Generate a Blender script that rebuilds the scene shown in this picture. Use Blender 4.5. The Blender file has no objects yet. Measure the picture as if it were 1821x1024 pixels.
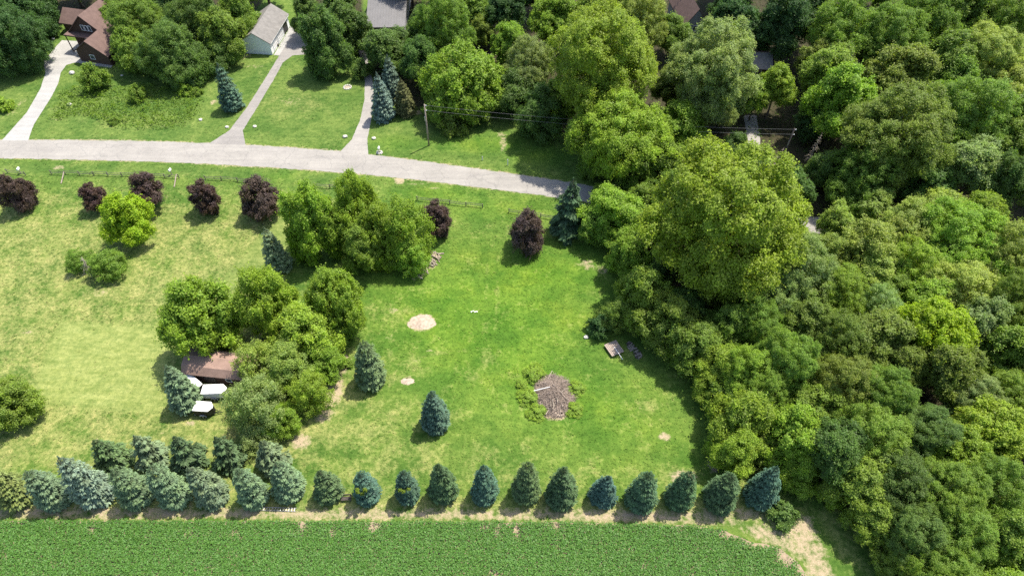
import bpy, bmesh, math, random
import numpy as np
from mathutils import Vector, Matrix

# ------------------------------------------------------------------ camera
S = bpy.context.scene
COL = S.collection
CAM_H, PITCH, FPX = 82.0, math.radians(50.0), 1214.0      # drone height, tilt below horizon, focal length in photo pixels
cd = bpy.data.cameras.new('camera'); cam = bpy.data.objects.new('camera', cd); COL.objects.link(cam)
cam.location = (0, 0, CAM_H); cam.rotation_euler = (math.pi/2 - PITCH, 0, 0)
cd.sensor_width = 36; cd.lens = FPX*36/1821; cd.clip_start = 1; cd.clip_end = 9000
S.camera = cam
# ------------------------------------------------------------------ light
SUN_EL, SUN_AZ = math.radians(65), math.radians(52)       # azimuth measured from +Y towards +X
w = bpy.data.worlds.new('World'); S.world = w; w.use_nodes = True
nt = w.node_tree; nt.nodes.clear()
sky = nt.nodes.new('ShaderNodeTexSky'); sky.sky_type = 'NISHITA'; sky.sun_disc = False
sky.sun_elevation = SUN_EL; sky.sun_rotation = SUN_AZ; sky.air_density = 1.0; sky.dust_density = 2.0
bg = nt.nodes.new('ShaderNodeBackground'); bg.inputs[1].default_value = 0.15
wo = nt.nodes.new('ShaderNodeOutputWorld')
nt.links.new(sky.outputs[0], bg.inputs[0]); nt.links.new(bg.outputs[0], wo.inputs[0])
sl = bpy.data.lights.new('sun', 'SUN'); sl.energy = 4.6; sl.angle = math.radians(0.6); sl.color = (1, 0.935, 0.81)
so = bpy.data.objects.new('sun', sl); COL.objects.link(so)
sdir = Vector((-math.sin(SUN_AZ)*math.cos(SUN_EL), -math.cos(SUN_AZ)*math.cos(SUN_EL), -math.sin(SUN_EL)))
so.rotation_euler = sdir.to_track_quat('-Z', 'Y').to_euler(); so.location = (60, 60, 200)
S.view_settings.view_transform = 'Standard'; S.view_settings.look = 'None'
S.view_settings.exposure = 0.92; S.view_settings.gamma = 1; S.view_settings.use_curve_mapping = False
S.render.engine = 'CYCLES'
S.cycles.max_bounces = 6; S.cycles.diffuse_bounces = 3; S.cycles.transmission_bounces = 4; S.cycles.transparent_max_bounces = 4
S.cycles.use_denoising = False

# ------------------------------------------------------------------ survey helpers: photo pixel -> real ground position
F = Vector((0, math.cos(PITCH), -math.sin(PITCH))); U = Vector((0, math.sin(PITCH), math.cos(PITCH))); C0 = Vector((0, 0, CAM_H))
def G(x, y, z=0.0):
    r = F + Vector(((x-910.5)/FPX, 0, 0)) - U*((y-512)/FPX)
    return C0 + r*((z-CAM_H)/r.z)
def depth(p): return (Vector(p)-C0).dot(F)
def ppm(p): return FPX/depth(p)                           # photo pixels per metre there
def gx(pts): return [G(*p) for p in pts]

RN = random.Random(7)

# ------------------------------------------------------------------ materials
def new_mat(name):
    m = bpy.data.materials.new(name); m.use_nodes = True
    n = m.node_tree; b = n.nodes['Principled BSDF']
    return m, n, b
def N(n, t, **kw):
    x = n.nodes.new(t)
    for k, v in kw.items(): setattr(x, k, v)
    return x
def noise(n, scale, detail=4, rough=0.55, vec=None):
    x = N(n, 'ShaderNodeTexNoise'); x.inputs['Scale'].default_value = scale; x.inputs['Detail'].default_value = detail
    x.inputs['Roughness'].default_value = rough
    if vec is not None: n.links.new(vec, x.inputs['Vector'])
    return x.outputs[0]
def ramp(n, fac, a, b, ca=(0,0,0,1), cb=(1,1,1,1)):
    r = N(n, 'ShaderNodeValToRGB'); e = r.color_ramp.elements
    e[0].position = a; e[1].position = b; e[0].color = ca; e[1].color = cb
    n.links.new(fac, r.inputs[0]); return r.outputs[0]
def mix(n, fac, a, b, blend='MIX'):
    m = N(n, 'ShaderNodeMix', data_type='RGBA', blend_type=blend)
    for i, v in ((0, fac), (6, a), (7, b)):
        if isinstance(v, (int, float)): m.inputs[i].default_value = v
        elif isinstance(v, tuple): m.inputs[i].default_value = v if len(v) == 4 else (*v, 1)
        else: n.links.new(v, m.inputs[i])
    return m.outputs[2]
def mth(n, op, a, b=0.0, clamp=False):
    m = N(n, 'ShaderNodeMath', operation=op, use_clamp=clamp)
    for i, v in ((0, a), (1, b)):
        if isinstance(v, (int, float)): m.inputs[i].default_value = v
        else: n.links.new(v, m.inputs[i])
    return m.outputs[0]
def attr(n, name):
    a = N(n, 'ShaderNodeAttribute'); a.attribute_name = name; return a.outputs['Fac']
def bump(n, b, h, strength, dist):
    x = N(n, 'ShaderNodeBump'); x.inputs['Strength'].default_value = strength; x.inputs['Distance'].default_value = dist
    n.links.new(h, x.inputs['Height']); n.links.new(x.outputs[0], b.inputs['Normal'])

def mat_simple(name, col, rough=0.8, var=0.25, scale=2.0, metal=0.0, fine=14.0, bmp=0.0):
    m, n, b = new_mat(name)
    geo = N(n, 'ShaderNodeTexCoord').outputs['Object']
    f = noise(n, scale, 5, 0.6, geo); f2 = noise(n, fine, 3, 0.6, geo)
    lo = tuple(c*(1-var) for c in col); hi = tuple(min(1, c*(1+var)) for c in col)
    c = mix(n, ramp(n, f, .3, .7), lo, hi); c = mix(n, mth(n, 'MULTIPLY', f2, .45), c, tuple(x*.6 for x in col))
    n.links.new(c, b.inputs['Base Color']); b.inputs['Roughness'].default_value = rough; b.inputs['Metallic'].default_value = metal
    b.inputs['Specular IOR Level'].default_value = 0.3
    if bmp: bump(n, b, f2, bmp, .02)
    return m

def mat_ground():
    m, n, b = new_mat('meadow_ground')
    P = N(n, 'ShaderNodeNewGeometry').outputs['Position']
    n1, n2, n3, n4 = noise(n, .05, 4, .6, P), noise(n, .33, 5, .62, P), noise(n, 1.7, 5, .7, P), noise(n, 7, 4, .75, P)
    # stretched noise: mowing and wind direction
    mp = N(n, 'ShaderNodeMapping'); n.links.new(P, mp.inputs[0]); mp.inputs['Scale'].default_value = (.35, 1.6, 1); mp.inputs['Rotation'].default_value = (0, 0, .08)
    n5 = noise(n, .8, 4, .65, mp.outputs[0])
    A = {k: attr(n, k) for k in ('dirt', 'dry', 'lush', 'mow', 'wood', 'pale')}
    base = mix(n, ramp(n, n2, .32, .68), (.105, .165, .030), (.170, .220, .048))
    base = mix(n, mth(n, 'MULTIPLY', A['mow'], .8), base, mix(n, ramp(n, n5, .35, .65), (.118, .168, .040), (.152, .200, .050)))  # mown turf green, lowered partly to carry cloud shade in the colour
    base = mix(n, mth(n, 'MULTIPLY', A['lush'], ramp(n, n2, .2, .75, (.35,)*3+(1,), (1,)*3+(1,))), base, (.112, .210, .014))
    wv = N(n, 'ShaderNodeTexWave'); mw_ = N(n, 'ShaderNodeMapping'); n.links.new(P, mw_.inputs[0]); mw_.inputs['Rotation'].default_value = (0, 0, .62); n.links.new(mw_.outputs[0], wv.inputs[0])
    wv.inputs['Scale'].default_value = .22; wv.inputs['Distortion'].default_value = 1.2; wv.inputs['Detail'].default_value = 1
    base = mix(n, mth(n, 'MULTIPLY', mth(n, 'MULTIPLY', wv.outputs[1], A['mow']), .5), base, mix(n, 1.0, base, (.80, .86, .82), 'MULTIPLY'))
    nb = noise(n, .14, 5, .62, P)
    base = mix(n, ramp(n, nb, .40, .57), mix(n, 1.0, base, (.60, .75, .64), 'MULTIPLY'), base)
    base = mix(n, mth(n, 'MULTIPLY', ramp(n, noise(n, .09, 4, .6, P), .50, .66), A['lush']), base, mix(n, 1.0, base, (1.30, 1.10, 1.0), 'MULTIPLY'))
    # dryness breaks up with noise
    d = mth(n, 'ADD', mth(n, 'MULTIPLY', A['dry'], 1.0), mth(n, 'MULTIPLY', mth(n, 'SUBTRACT', n2, .5), 1.7))
    d = mth(n, 'ADD', d, mth(n, 'MULTIPLY', mth(n, 'SUBTRACT', n3, .5), 1.3))
    d = mth(n, 'MULTIPLY', ramp(n, d, .25, 1.05), mth(n, 'SUBTRACT', 1.0, mth(n, 'MULTIPLY', A['mow'], .55)))
    base = mix(n, d, base, mix(n, ramp(n, n4, .35, .65), (.265, .250, .080), (.360, .330, .140)))
    base = mix(n, mth(n, 'MULTIPLY', A['pale'], .88), base, mix(n, ramp(n, n5, .3, .7), (.225, .250, .070), (.285, .300, .105)))
    # fine light and dark tufts
    base = mix(n, ramp(n, n4, .3, .72), mix(n, 1.0, base, (.72, .77, .72), 'MULTIPLY'), mix(n, 1.0, base, (1.28, 1.25, 1.25), 'MULTIPLY'))
    base = mix(n, ramp(n, n3, .42, .60), mix(n, 1.0, base, (.72, .78, .72), 'MULTIPLY'), base)
    base = mix(n, ramp(n, noise(n, .7, 5, .65, P), .40, .56), mix(n, 1.0, base, (.78, .85, .78), 'MULTIPLY'), base)
    base = mix(n, ramp(n, n5, .36, .60), mix(n, 1.0, base, (.86, .90, .86), 'MULTIPLY'), base)
    e = mth(n, 'ADD', A['dirt'], mth(n, 'ADD', mth(n, 'MULTIPLY', mth(n, 'SUBTRACT', n3, .5), 1.1), mth(n, 'MULTIPLY', mth(n, 'SUBTRACT', n2, .5), .5)))
    soil = mix(n, ramp(n, n4, .3, .7), (.23, .18, .108), (.40, .325, .225))
    base = mix(n, ramp(n, e, .42, .72), base, soil)
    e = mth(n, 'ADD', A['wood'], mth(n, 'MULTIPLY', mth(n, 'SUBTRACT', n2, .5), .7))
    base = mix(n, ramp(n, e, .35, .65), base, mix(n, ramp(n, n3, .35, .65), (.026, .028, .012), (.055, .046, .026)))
    n.links.new(base, b.inputs['Base Color']); b.inputs['Roughness'].default_value = .9; b.inputs['Specular IOR Level'].default_value = .15
    bump(n, b, mth(n, 'ADD', n4, mth(n, 'MULTIPLY', n3, 1.5)), .45, .10)
    return m

def mat_leaf(name, trans=.32, rough=.5, hue=(1.14, 1.10, .6), spec=.25):
    m, n, b = new_mat(name)
    oi = N(n, 'ShaderNodeObjectInfo')
    tone, cl = attr(n, 'tone'), attr(n, 'clump')
    tc = N(n, 'ShaderNodeTexCoord').outputs['Object']
    nz = noise(n, 2.2, 2, .5, tc)
    c = mix(n, mth(n, 'MULTIPLY', cl, .7), oi.outputs['Color'], mix(n, 1.0, oi.outputs['Color'], (*hue, 1), 'MULTIPLY'))
    c = mix(n, mth(n, 'MULTIPLY', ramp(n, nz, .35, .7), .35), c, mix(n, 1.0, c, (.62, .78, .85, 1), 'MULTIPLY'))
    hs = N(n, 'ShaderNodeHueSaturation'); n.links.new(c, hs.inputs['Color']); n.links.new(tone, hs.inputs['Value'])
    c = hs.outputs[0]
    n.links.new(c, b.inputs['Base Color']); b.inputs['Roughness'].default_value = rough; b.inputs['Specular IOR Level'].default_value = spec
    t = N(n, 'ShaderNodeBsdfTranslucent'); n.links.new(mix(n, 1.0, c, (1.45, 1.55, .70, 1), 'MULTIPLY'), t.inputs[0])
    ms = N(n, 'ShaderNodeMixShader'); ms.inputs[0].default_value = trans
    n.links.new(b.outputs[0], ms.inputs[1]); n.links.new(t.outputs[0], ms.inputs[2])
    n.links.new(ms.outputs[0], n.nodes['Material Output'].inputs[0])
    return m

def mat_road(name, c1, c2, crack=True):
    m, n, b = new_mat(name)
    P = N(n, 'ShaderNodeNewGeometry').outputs['Position']
    a, f, g = noise(n, .25, 5, .6, P), noise(n, 9, 3, .7, P), noise(n, 1.6, 5, .65, P)
    c = mix(n, ramp(n, a, .3, .7), c1, c2)
    c = mix(n, ramp(n, g, .35, .7), mix(n, 1.0, c, (.88, .88, .89), 'MULTIPLY'), c)
    c = mix(n, ramp(n, f, .3, .7), mix(n, 1.0, c, (.86, .86, .87), 'MULTIPLY'), c)
    ms_ = N(n, 'ShaderNodeMapping'); n.links.new(P, ms_.inputs[0]); ms_.inputs['Scale'].default_value = (.06, .9, 1)
    c = mix(n, ramp(n, noise(n, 1, 4, .6, ms_.outputs[0]), .35, .65), mix(n, 1.0, c, (.86, .86, .87), 'MULTIPLY'), c)
    if crack:
        v = N(n, 'ShaderNodeTexVoronoi', feature='DISTANCE_TO_EDGE'); v.inputs['Scale'].default_value = .22
        wv = N(n, 'ShaderNodeVectorMath', operation='ADD'); n.links.new(P, wv.inputs[0])
        nc = N(n, 'ShaderNodeTexNoise'); nc.inputs['Scale'].default_value = .8; n.links.new(P, nc.inputs['Vector'])
        n.links.new(nc.outputs[1], wv.inputs[1]); n.links.new(wv.outputs[0], v.inputs['Vector'])
        k = ramp(n, v.outputs[0], .004, .016, (1,1,1,1), (0,0,0,1))
        c = mix(n, mth(n, 'MULTIPLY', k, .28), c, (.10, .10, .10))
    n.links.new(c, b.inputs['Base Color']); b.inputs['Roughness'].default_value = .85; b.inputs['Specular IOR Level'].default_value = .2
    bump(n, b, f, .25, .01)
    return m

M = {}
M['ground'] = mat_ground()
M['leaf'] = mat_leaf('broad_leaf', .48); M['needle'] = mat_leaf('needle', .10, .6, (1.15, 1.12, .9), .2)
M['crop'] = mat_leaf('crop_leaf', .28, .5, (1.25, 1.15, .7))
M['bark'] = mat_simple('bark', (.13, .10, .075), .95, .4, 3, bmp=.6)
M['pale_bark'] = mat_simple('pale_bark', (.30, .26, .21), .95, .35, 3, bmp=.5)
M['asphalt'] = mat_road('worn_asphalt', (.28, .264, .240), (.34, .321, .290))
M['asphalt2'] = mat_road('drive_asphalt', (.25, .235, .218), (.30, .282, .262))
M['concrete'] = mat_road('drive_concrete', (.33, .325, .305), (.40, .39, .37), False)
M['gravel'] = mat_road('drive_gravel', (.28, .265, .24), (.35, .33, .30), False)
M['soil'] = mat_simple('field_soil', (.27, .21, .145), .95, .3, 1.5)
M['sand'] = mat_simple('pale_sand', (.36, .29, .225), .95, .38, 2.2, bmp=.6)
M['shingle'] = mat_simple('brown_shingle', (.140, .092, .080), .9, .2, 1.2, fine=9)
M['shingle2'] = mat_simple('grey_shingle', (.185, .175, .165), .9, .22, 1.2, fine=9)
M['shingle3'] = mat_simple('faded_shingle', (.285, .19, .155), .9, .2, .8, fine=8)
M['metalroof'] = mat_simple('grey_metal_roof', (.17, .165, .165), .45, .1, .6, .3)
M['brownwall'] = mat_simple('brown_wood_siding', (.075, .045, .035), .85, .25, 2)
M['whitewall'] = mat_simple('white_siding', (.78, .80, .80), .6, .06, 1)
M['white'] = mat_simple('white_paint', (.80, .80, .79), .4, .06, 1)
M['greywall'] = mat_simple('grey_siding', (.25, .25, .26), .7, .1, 1)
M['black'] = mat_simple('black_paint', (.02, .02, .022), .5, .2, 2)
M['rubber'] = mat_simple('tyre_rubber', (.025, .025, .025), .8, .2, 4)
M['steel'] = mat_simple('galvanised_steel', (.45, .46, .47), .4, .15, 3, .7)
M['oldwood'] = mat_simple('weathered_wood', (.32, .26, .22), .9, .25, 2.5, bmp=.4)
M['railwood'] = mat_simple('split_rail_wood', (.17, .165, .125), .9, .3, 3)
M['twig'] = mat_simple('dry_twig', (.25, .20, .165), .95, .4, 1.3)
M['darkwood'] = mat_simple('dark_wood', (.08, .065, .06), .85, .25, 3)
M['rock'] = mat_simple('pale_rock', (.50, .48, .44), .9, .25, 3, bmp=.5)
M['wire'] = mat_simple('wire', (.20, .20, .20), .6, .1, 3)
def mat_glass():
    m, n, b = new_mat('window_glass'); b.inputs['Base Color'].default_value = (.05, .06, .07, 1); b.inputs['Roughness'].default_value = .08; return m
M['glass'] = mat_glass()

# ------------------------------------------------------------------ object helpers
def link(o, parent=None):
    COL.objects.link(o)
    if parent is not None: o.parent = parent
    return o
def tag(o, label, cat, group=None):
    o['label'] = label; o['category'] = cat
    if group: o['group'] = group
    return o
def thing(name, label, cat, loc, rz=0.0, group=None):
    o = bpy.data.objects.new(name, None); o.empty_display_size = .3
    link(o); o.location = loc; o.rotation_euler = (0, 0, rz)
    return tag(o, label, cat, group)
class MB:
    def __init__(s): s.v = []; s.f = []
    def quad(s, *p):
        k = len(s.v); s.v += [tuple(q) for q in p]; s.f.append(tuple(range(k, k+len(p)))); return s
    def box(s, c, d, rz=0.0, bev=0.0):
        k = len(s.v); ca, sa = math.cos(rz), math.sin(rz)
        for z in (-1, 1):
            for x, y in ((-1,-1),(1,-1),(1,1),(-1,1)):
                X, Y = x*d[0]/2, y*d[1]/2
                s.v.append((c[0]+X*ca-Y*sa, c[1]+X*sa+Y*ca, c[2]+z*d[2]/2))
        s.f += [tuple(k+i for i in q) for q in ((3,2,1,0),(4,5,6,7),(0,1,5,4),(1,2,6,5),(2,3,7,6),(3,0,4,7))]; return s
    def prism(s, prof, y0, y1):                            # closed profile in xz pushed along y
        k = len(s.v); m = len(prof)
        for y in (y0, y1): s.v += [(x, y, z) for x, z in prof]
        s.f.append(tuple(k+i for i in range(m))); s.f.append(tuple(k+m+i for i in reversed(range(m))))
        for i in range(m):
            j = (i+1) % m; s.f.append((k+j, k+i, k+m+i, k+m+j))
        return s
    def tube(s, pts, rad, seg=6, cap=True):
        pts = [Vector(p) for p in pts]; k = len(s.v)
        if not isinstance(rad, (list, tuple)): rad = [rad]*len(pts)
        for i, p in enumerate(pts):
            t = (pts[min(i+1, len(pts)-1)]-pts[max(i-1, 0)]).normalized()
            a = t.orthogonal().normalized() if abs(t.z) < .99 else Vector((1, 0, 0)); a = (a - t*a.dot(t)).normalized(); b = t.cross(a)
            for q in range(seg):
                an = 2*math.pi*q/seg; s.v.append(tuple(p + (a*math.cos(an)+b*math.sin(an))*rad[i]))
        for i in range(len(pts)-1):
            for q in range(seg):
                r = (q+1) % seg; s.f.append((k+i*seg+q, k+i*seg+r, k+(i+1)*seg+r, k+(i+1)*seg+q))
        if cap:
            s.f.append(tuple(k+q for q in reversed(range(seg)))); e = k+(len(pts)-1)*seg; s.f.append(tuple(e+q for q in range(seg)))
        return s
    def mesh(s, name, mat, bevel=0.0, smooth=False):
        me = bpy.data.meshes.new(name); me.from_pydata(s.v, [], s.f)
        bm = bmesh.new(); bm.from_mesh(me); bmesh.ops.recalc_face_normals(bm, faces=bm.faces)
        if bevel: bmesh.ops.bevel(bm, geom=bm.edges[:], offset=bevel, segments=2, affect='EDGES')
        bm.to_mesh(me); bm.free()
        me.materials.append(M[mat]); 
        me.polygons.foreach_set('use_smooth', [smooth]*len(me.polygons)); me.update()
        return me
    def build(s, name, mat, parent=None, bevel=0.0, smooth=False):
        o = bpy.data.objects.new(name, s.mesh(name, mat, bevel, smooth)); return link(o, parent)
def struct(o): o['kind'] = 'structure'; return o

def np_mesh(name, V, k, attrs, mat):
    """V: (n,k,3) loose k-gons; attrs: name -> per-polygon values"""
    n = len(V); me = bpy.data.meshes.new(name)
    me.vertices.add(n*k); me.vertices.foreach_set('co', V.astype(np.float32).ravel())
    me.loops.add(n*k); me.loops.foreach_set('vertex_index', np.arange(n*k, dtype=np.int32))
    me.polygons.add(n); me.polygons.foreach_set('loop_start', np.arange(0, n*k, k, dtype=np.int32))
    try: me.polygons.foreach_set('loop_total', np.full(n, k, dtype=np.int32))
    except Exception: pass
    for a, val in attrs.items():
        t = me.attributes.new(a, 'FLOAT', 'POINT'); t.data.foreach_set('value', np.repeat(val, k).astype(np.float32))
    me.materials.append(mat); me.update(calc_edges=True); me.validate()
    return me
def nrm(a): return a/np.maximum(np.linalg.norm(a, axis=-1, keepdims=True), 1e-9)
def leaves(rs, P, Nn, L, W, fold=0.0, T=None):
    """diamond leaf faces at P with normal Nn"""
    if T is None: T = rs.normal(size=P.shape)
    T = nrm(T - Nn*np.sum(T*Nn, 1, keepdims=True)); B = np.cross(Nn, T)
    L = np.asarray(L).reshape(-1, 1); W = np.asarray(W).reshape(-1, 1)
    return np.stack([P-T*L, P+B*W-T*L*.1, P+T*L, P-B*W-T*L*.1], 1)

# ------------------------------------------------------------------ ground sheet
def pip(X, Y, poly):
    inside = np.zeros(X.shape, bool); n = len(poly)
    for i in range(n):
        x0, y0 = poly[i][0], poly[i][1]; x1, y1 = poly[(i+1) % n][0], poly[(i+1) % n][1]
        c = ((y0 > Y) != (y1 > Y)) & (X < (x1-x0)*(Y-y0)/((y1-y0) if y1 != y0 else 1e-9)+x0)
        inside ^= c
    return inside
def segdist(X, Y, pts):
    d = np.full(X.shape, 1e9)
    for a, b in zip(pts[:-1], pts[1:]):
        ax, ay, bx, by = a[0], a[1], b[0], b[1]; L = (bx-ax)**2+(by-ay)**2
        t = np.clip(((X-ax)*(bx-ax)+(Y-ay)*(by-ay))/max(L, 1e-9), 0, 1)
        d = np.minimum(d, np.hypot(X-ax-t*(bx-ax), Y-ay-t*(by-ay)))
    return d
def soft_poly(X, Y, px, w):
    poly = [(p.x, p.y) for p in gx(px)]
    ins = pip(X, Y, poly); d = segdist(X, Y, poly+[poly[0]])
    return np.clip(.5+np.where(ins, d, -d)/(2*w), 0, 1)
def soft_ell(X, Y, px, py, rx, ry, k=1.0):
    p = G(px, py); s = ppm(p); q = G(px, py+ry)
    a = rx/s; b = abs(p.y-q.y)
    return np.exp(-(((X-p.x)/a)**2+((Y-p.y)/b)**2)**1.3)*k
top = [(-900,254),(-300,250),(0,249),(200,249.5),(420,256),(600,268),(700,280),(850,300),(1000,322),(1140,346),(1300,368),(1450,386),(1700,415),(2100,450)]
bot = [(-900,283),(-300,281.5),(0,281),(300,288),(500,299),(640,309.5),(760,322),(880,337),(1000,352),(1140,376),(1300,398),(1450,416),(1700,447),(2100,486)]
WOOD = [[(1150,330),(1090,420),(1110,520),(1160,590),(1210,650),(1290,740),(1320,800),(1430,830),(1470,880),(1600,1000),(1650,1100),(2300,1100),(2600,-60),(900,-60),(880,60),(900,190),(1000,240),(1150,300)],
        [(-900,-60),(-600,120),(0,115),(60,85),(110,40),(180,10),(200,60),(230,118),(330,135),(400,110),(430,60),(480,-20)],
        [(540,60),(560,110),(620,110),(650,60),(640,-40),(540,-40)], [(670,20),(665,150),(740,190),(760,210),(900,200),(900,-40),(700,-40)]]
DIRT = [(750,573,26,17,1.1),(725,677,15,8,.9),(1181,776,15,9,.9),(1215,848,28,14,.85),(1268,825,14,22,.8),(985,735,30,14,1.0),(700,552,14,8,.55),(765,622,12,6,.55),(740,642,16,4,.5),
        (592,690,24,46,.80),(612,650,16,24,.75),(575,735,26,22,.7),(535,785,26,18,.75),(500,830,14,14,.4),(165,520,45,12,.45),(118,500,10,12,.4),(760,470,26,18,.6),(740,490,20,12,.6),(710,322,12,7,.8),(775,335,14,4,.6),(735,327,30,4,.5),
        (1045,470,22,14,.6),(1070,480,20,16,.5),(105,298,16,6,.6),(30,190,20,24,.45),(290,225,12,6,.5),(380,182,9,6,.7),(895,255,10,28,.55),(892,240,12,8,.6),(640,180,12,12,.35),(520,180,34,14,.45),(745,200,10,6,.7),
        (425,100,30,8,.7),(455,118,22,6,.5),(170,782,10,5,.8),(340,752,12,8,.7),(290,770,9,6,.5),(50,590,16,5,.6),(655,665,40,30,.35),(772,765,34,20,.4),(1140,720,14,30,.35),(1165,700,20,10,.35),(475,318,14,6,.5),(870,690,18,8,.35),(1290,790,8,6,.9),(460,395,14,6,.35),(240,120,40,8,.35),(100,210,20,16,.4),(690,600,20,8,.4)]
def masks(X, Y):
    o = {}
    dirt = np.zeros(X.shape); 
    for e in DIRT: dirt = np.maximum(dirt, soft_ell(X, Y, *e))
    # bare strip between spruces and crop, and the bare corner by the woods
    st = soft_poly(X, Y, [(-300,906),(0,908),(300,912),(520,909),(900,912),(1200,912),(1310,918),(1330,935),(1240,935),(900,926),(-300,922)], 1.2)
    dirt = np.maximum(dirt, st*.86)
    dirt = np.maximum(dirt, .64*soft_poly(X, Y, [(1290,926),(1390,922),(1440,905),(1466,950),(1492,1024),(1505,1100),(1445,1100),(1420,1000),(1340,965)], 1.3))
    for e_ in (gx(top), gx(bot)): dirt = np.maximum(dirt, .62*np.exp(-(segdist(X, Y, [(q.x, q.y) for q in e_])/.55)**2))
    dirt = np.maximum(dirt, .62*soft_poly(X, Y, [(-300,893),(1380,900),(1440,915),(1400,930),(-300,930)], 1.0))
    dirt = np.maximum(dirt, .62*soft_poly(X, Y, [(0,912),(560,914),(560,921),(0,922)], .5))
    o['dirt'] = dirt
    dry = .10+.0*X
    dry = np.maximum(dry, .58*soft_poly(X, Y, [(-900,360),(120,345),(330,350),(560,340),(560,440),(470,500),(640,640),(600,840),(900,905),(-900,905)], 8))
    dry = np.maximum(dry, .40*soft_poly(X, Y, [(540,640),(700,640),(840,800),(1330,850),(1390,905),(540,905)], 7))
    dry = np.maximum(dry, .62*soft_poly(X, Y, [(-300,870),(1380,880),(1440,900),(1440,930),(-300,930)], 1.5))
    for e in ((610,690,60,60,.7),(560,770,60,40,.65),(170,520,70,30,.6),(260,440,40,40,.45),(690,560,60,40,.4),(655,660,55,45,.5),(770,750,60,40,.5),(1150,720,50,40,.4),(520,185,80,30,.5),(870,660,60,40,.35),(720,640,50,30,.4),(200,215,150,20,.3),(300,140,100,18,.3)):
        dry = np.maximum(dry, soft_ell(X, Y, *e))
    dry = np.maximum(dry, .7*soft_poly(X, Y, [(1430,880),(1480,880),(1640,1024),(1500,1060)], 1.5)*.6)
    dry = np.maximum(dry, .62*soft_poly(X, Y, [(108,573),(305,580),(290,735),(48,712)], 2))
    for tr_ in ([(912,385),(882,470),(884,600),(905,690)],[(896,385),(864,470),(866,600),(885,690)],[(640,700),(690,690),(705,660),(690,625)],[(700,650),(760,632),(830,622)]): dry = np.maximum(dry, (.30 if tr_[0][0] > 800 else .5)*np.exp(-(segdist(X, Y, [(q.x, q.y) for q in gx(tr_)])/.45)**2))
    o['dry'] = dry
    lush = .9*soft_poly(X, Y, [(640,520),(700,480),(830,440),(960,450),(1080,500),(1050,560),(1060,640),(1150,700),(1200,790),(1060,800),(860,740),(700,640)], 8)
    for e in ((780,345,90,14,.7),(960,490,140,60,1.0),(930,580,160,70,.9),(1010,560,60,60,.8),(960,275,60,20,.8),(860,255,110,20,.7),(700,255,50,15,.5),(500,315,40,10,.5),(700,500,60,25,.6),(880,370,120,30,.55),(1250,820,60,30,.5),(1090,810,120,35,.45)): lush = np.maximum(lush, soft_ell(X, Y, *e))
    o['lush'] = lush
    mow = soft_poly(X, Y, [(108,573),(305,580),(290,735),(48,712)], .5)
    mow = np.maximum(mow, soft_poly(X, Y, [(500,380),(560,420),(420,520),(385,510)], .6))
    mow = np.maximum(mow, .8*soft_poly(X, Y, [(-900,30),(1100,100),(1100,330),(620,265),(-900,246)], 2))
    mow = np.maximum(mow, .7*soft_poly(X, Y, [(-900,283),(300,292),(640,315),(640,330),(300,312),(-900,305)], 1))
    o['mow'] = mow
    o['pale'] = np.maximum(soft_poly(X, Y, [(108,573),(305,580),(290,735),(48,712)], .5), .5*soft_poly(X, Y, [(500,380),(560,420),(420,520),(385,510)], .6))
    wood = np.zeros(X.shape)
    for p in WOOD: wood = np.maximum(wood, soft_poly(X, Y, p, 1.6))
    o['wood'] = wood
    return o
def axis(lo, hi, st, far):
    core = list(np.arange(lo, hi+1e-6, st)); a, b, s = [], [], st*2
    x = lo
    while x > -far: x -= s; a.append(x); s *= 1.6
    x, s = hi, st*2
    while x < far: x += s; b.append(x); s *= 1.6
    return np.array(a[::-1]+core+b)
xs, ys = axis(-125, 125, .55, 4000), axis(20, 185, .55, 4000)
XX, YY = np.meshgrid(xs, ys); nx, ny = len(xs), len(ys)
gv = np.stack([XX, YY, np.zeros_like(XX)], -1).reshape(-1, 3)
ii = (np.arange(ny-1)[:, None]*nx+np.arange(nx-1)[None, :]).ravel()
gf = np.stack([ii, ii+1, ii+nx+1, ii+nx], 1)
gm = bpy.data.meshes.new('ground')
gm.vertices.add(len(gv)); gm.vertices.foreach_set('co', gv.astype(np.float32).ravel())
gm.loops.add(gf.size); gm.loops.foreach_set('vertex_index', gf.astype(np.int32).ravel())
gm.polygons.add(len(gf)); gm.polygons.foreach_set('loop_start', np.arange(0, gf.size, 4, dtype=np.int32))
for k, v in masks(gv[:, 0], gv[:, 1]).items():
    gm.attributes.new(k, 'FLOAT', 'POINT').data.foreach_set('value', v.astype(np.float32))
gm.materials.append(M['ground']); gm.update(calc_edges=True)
ground = struct(link(bpy.data.objects.new('ground', gm)))

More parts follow.
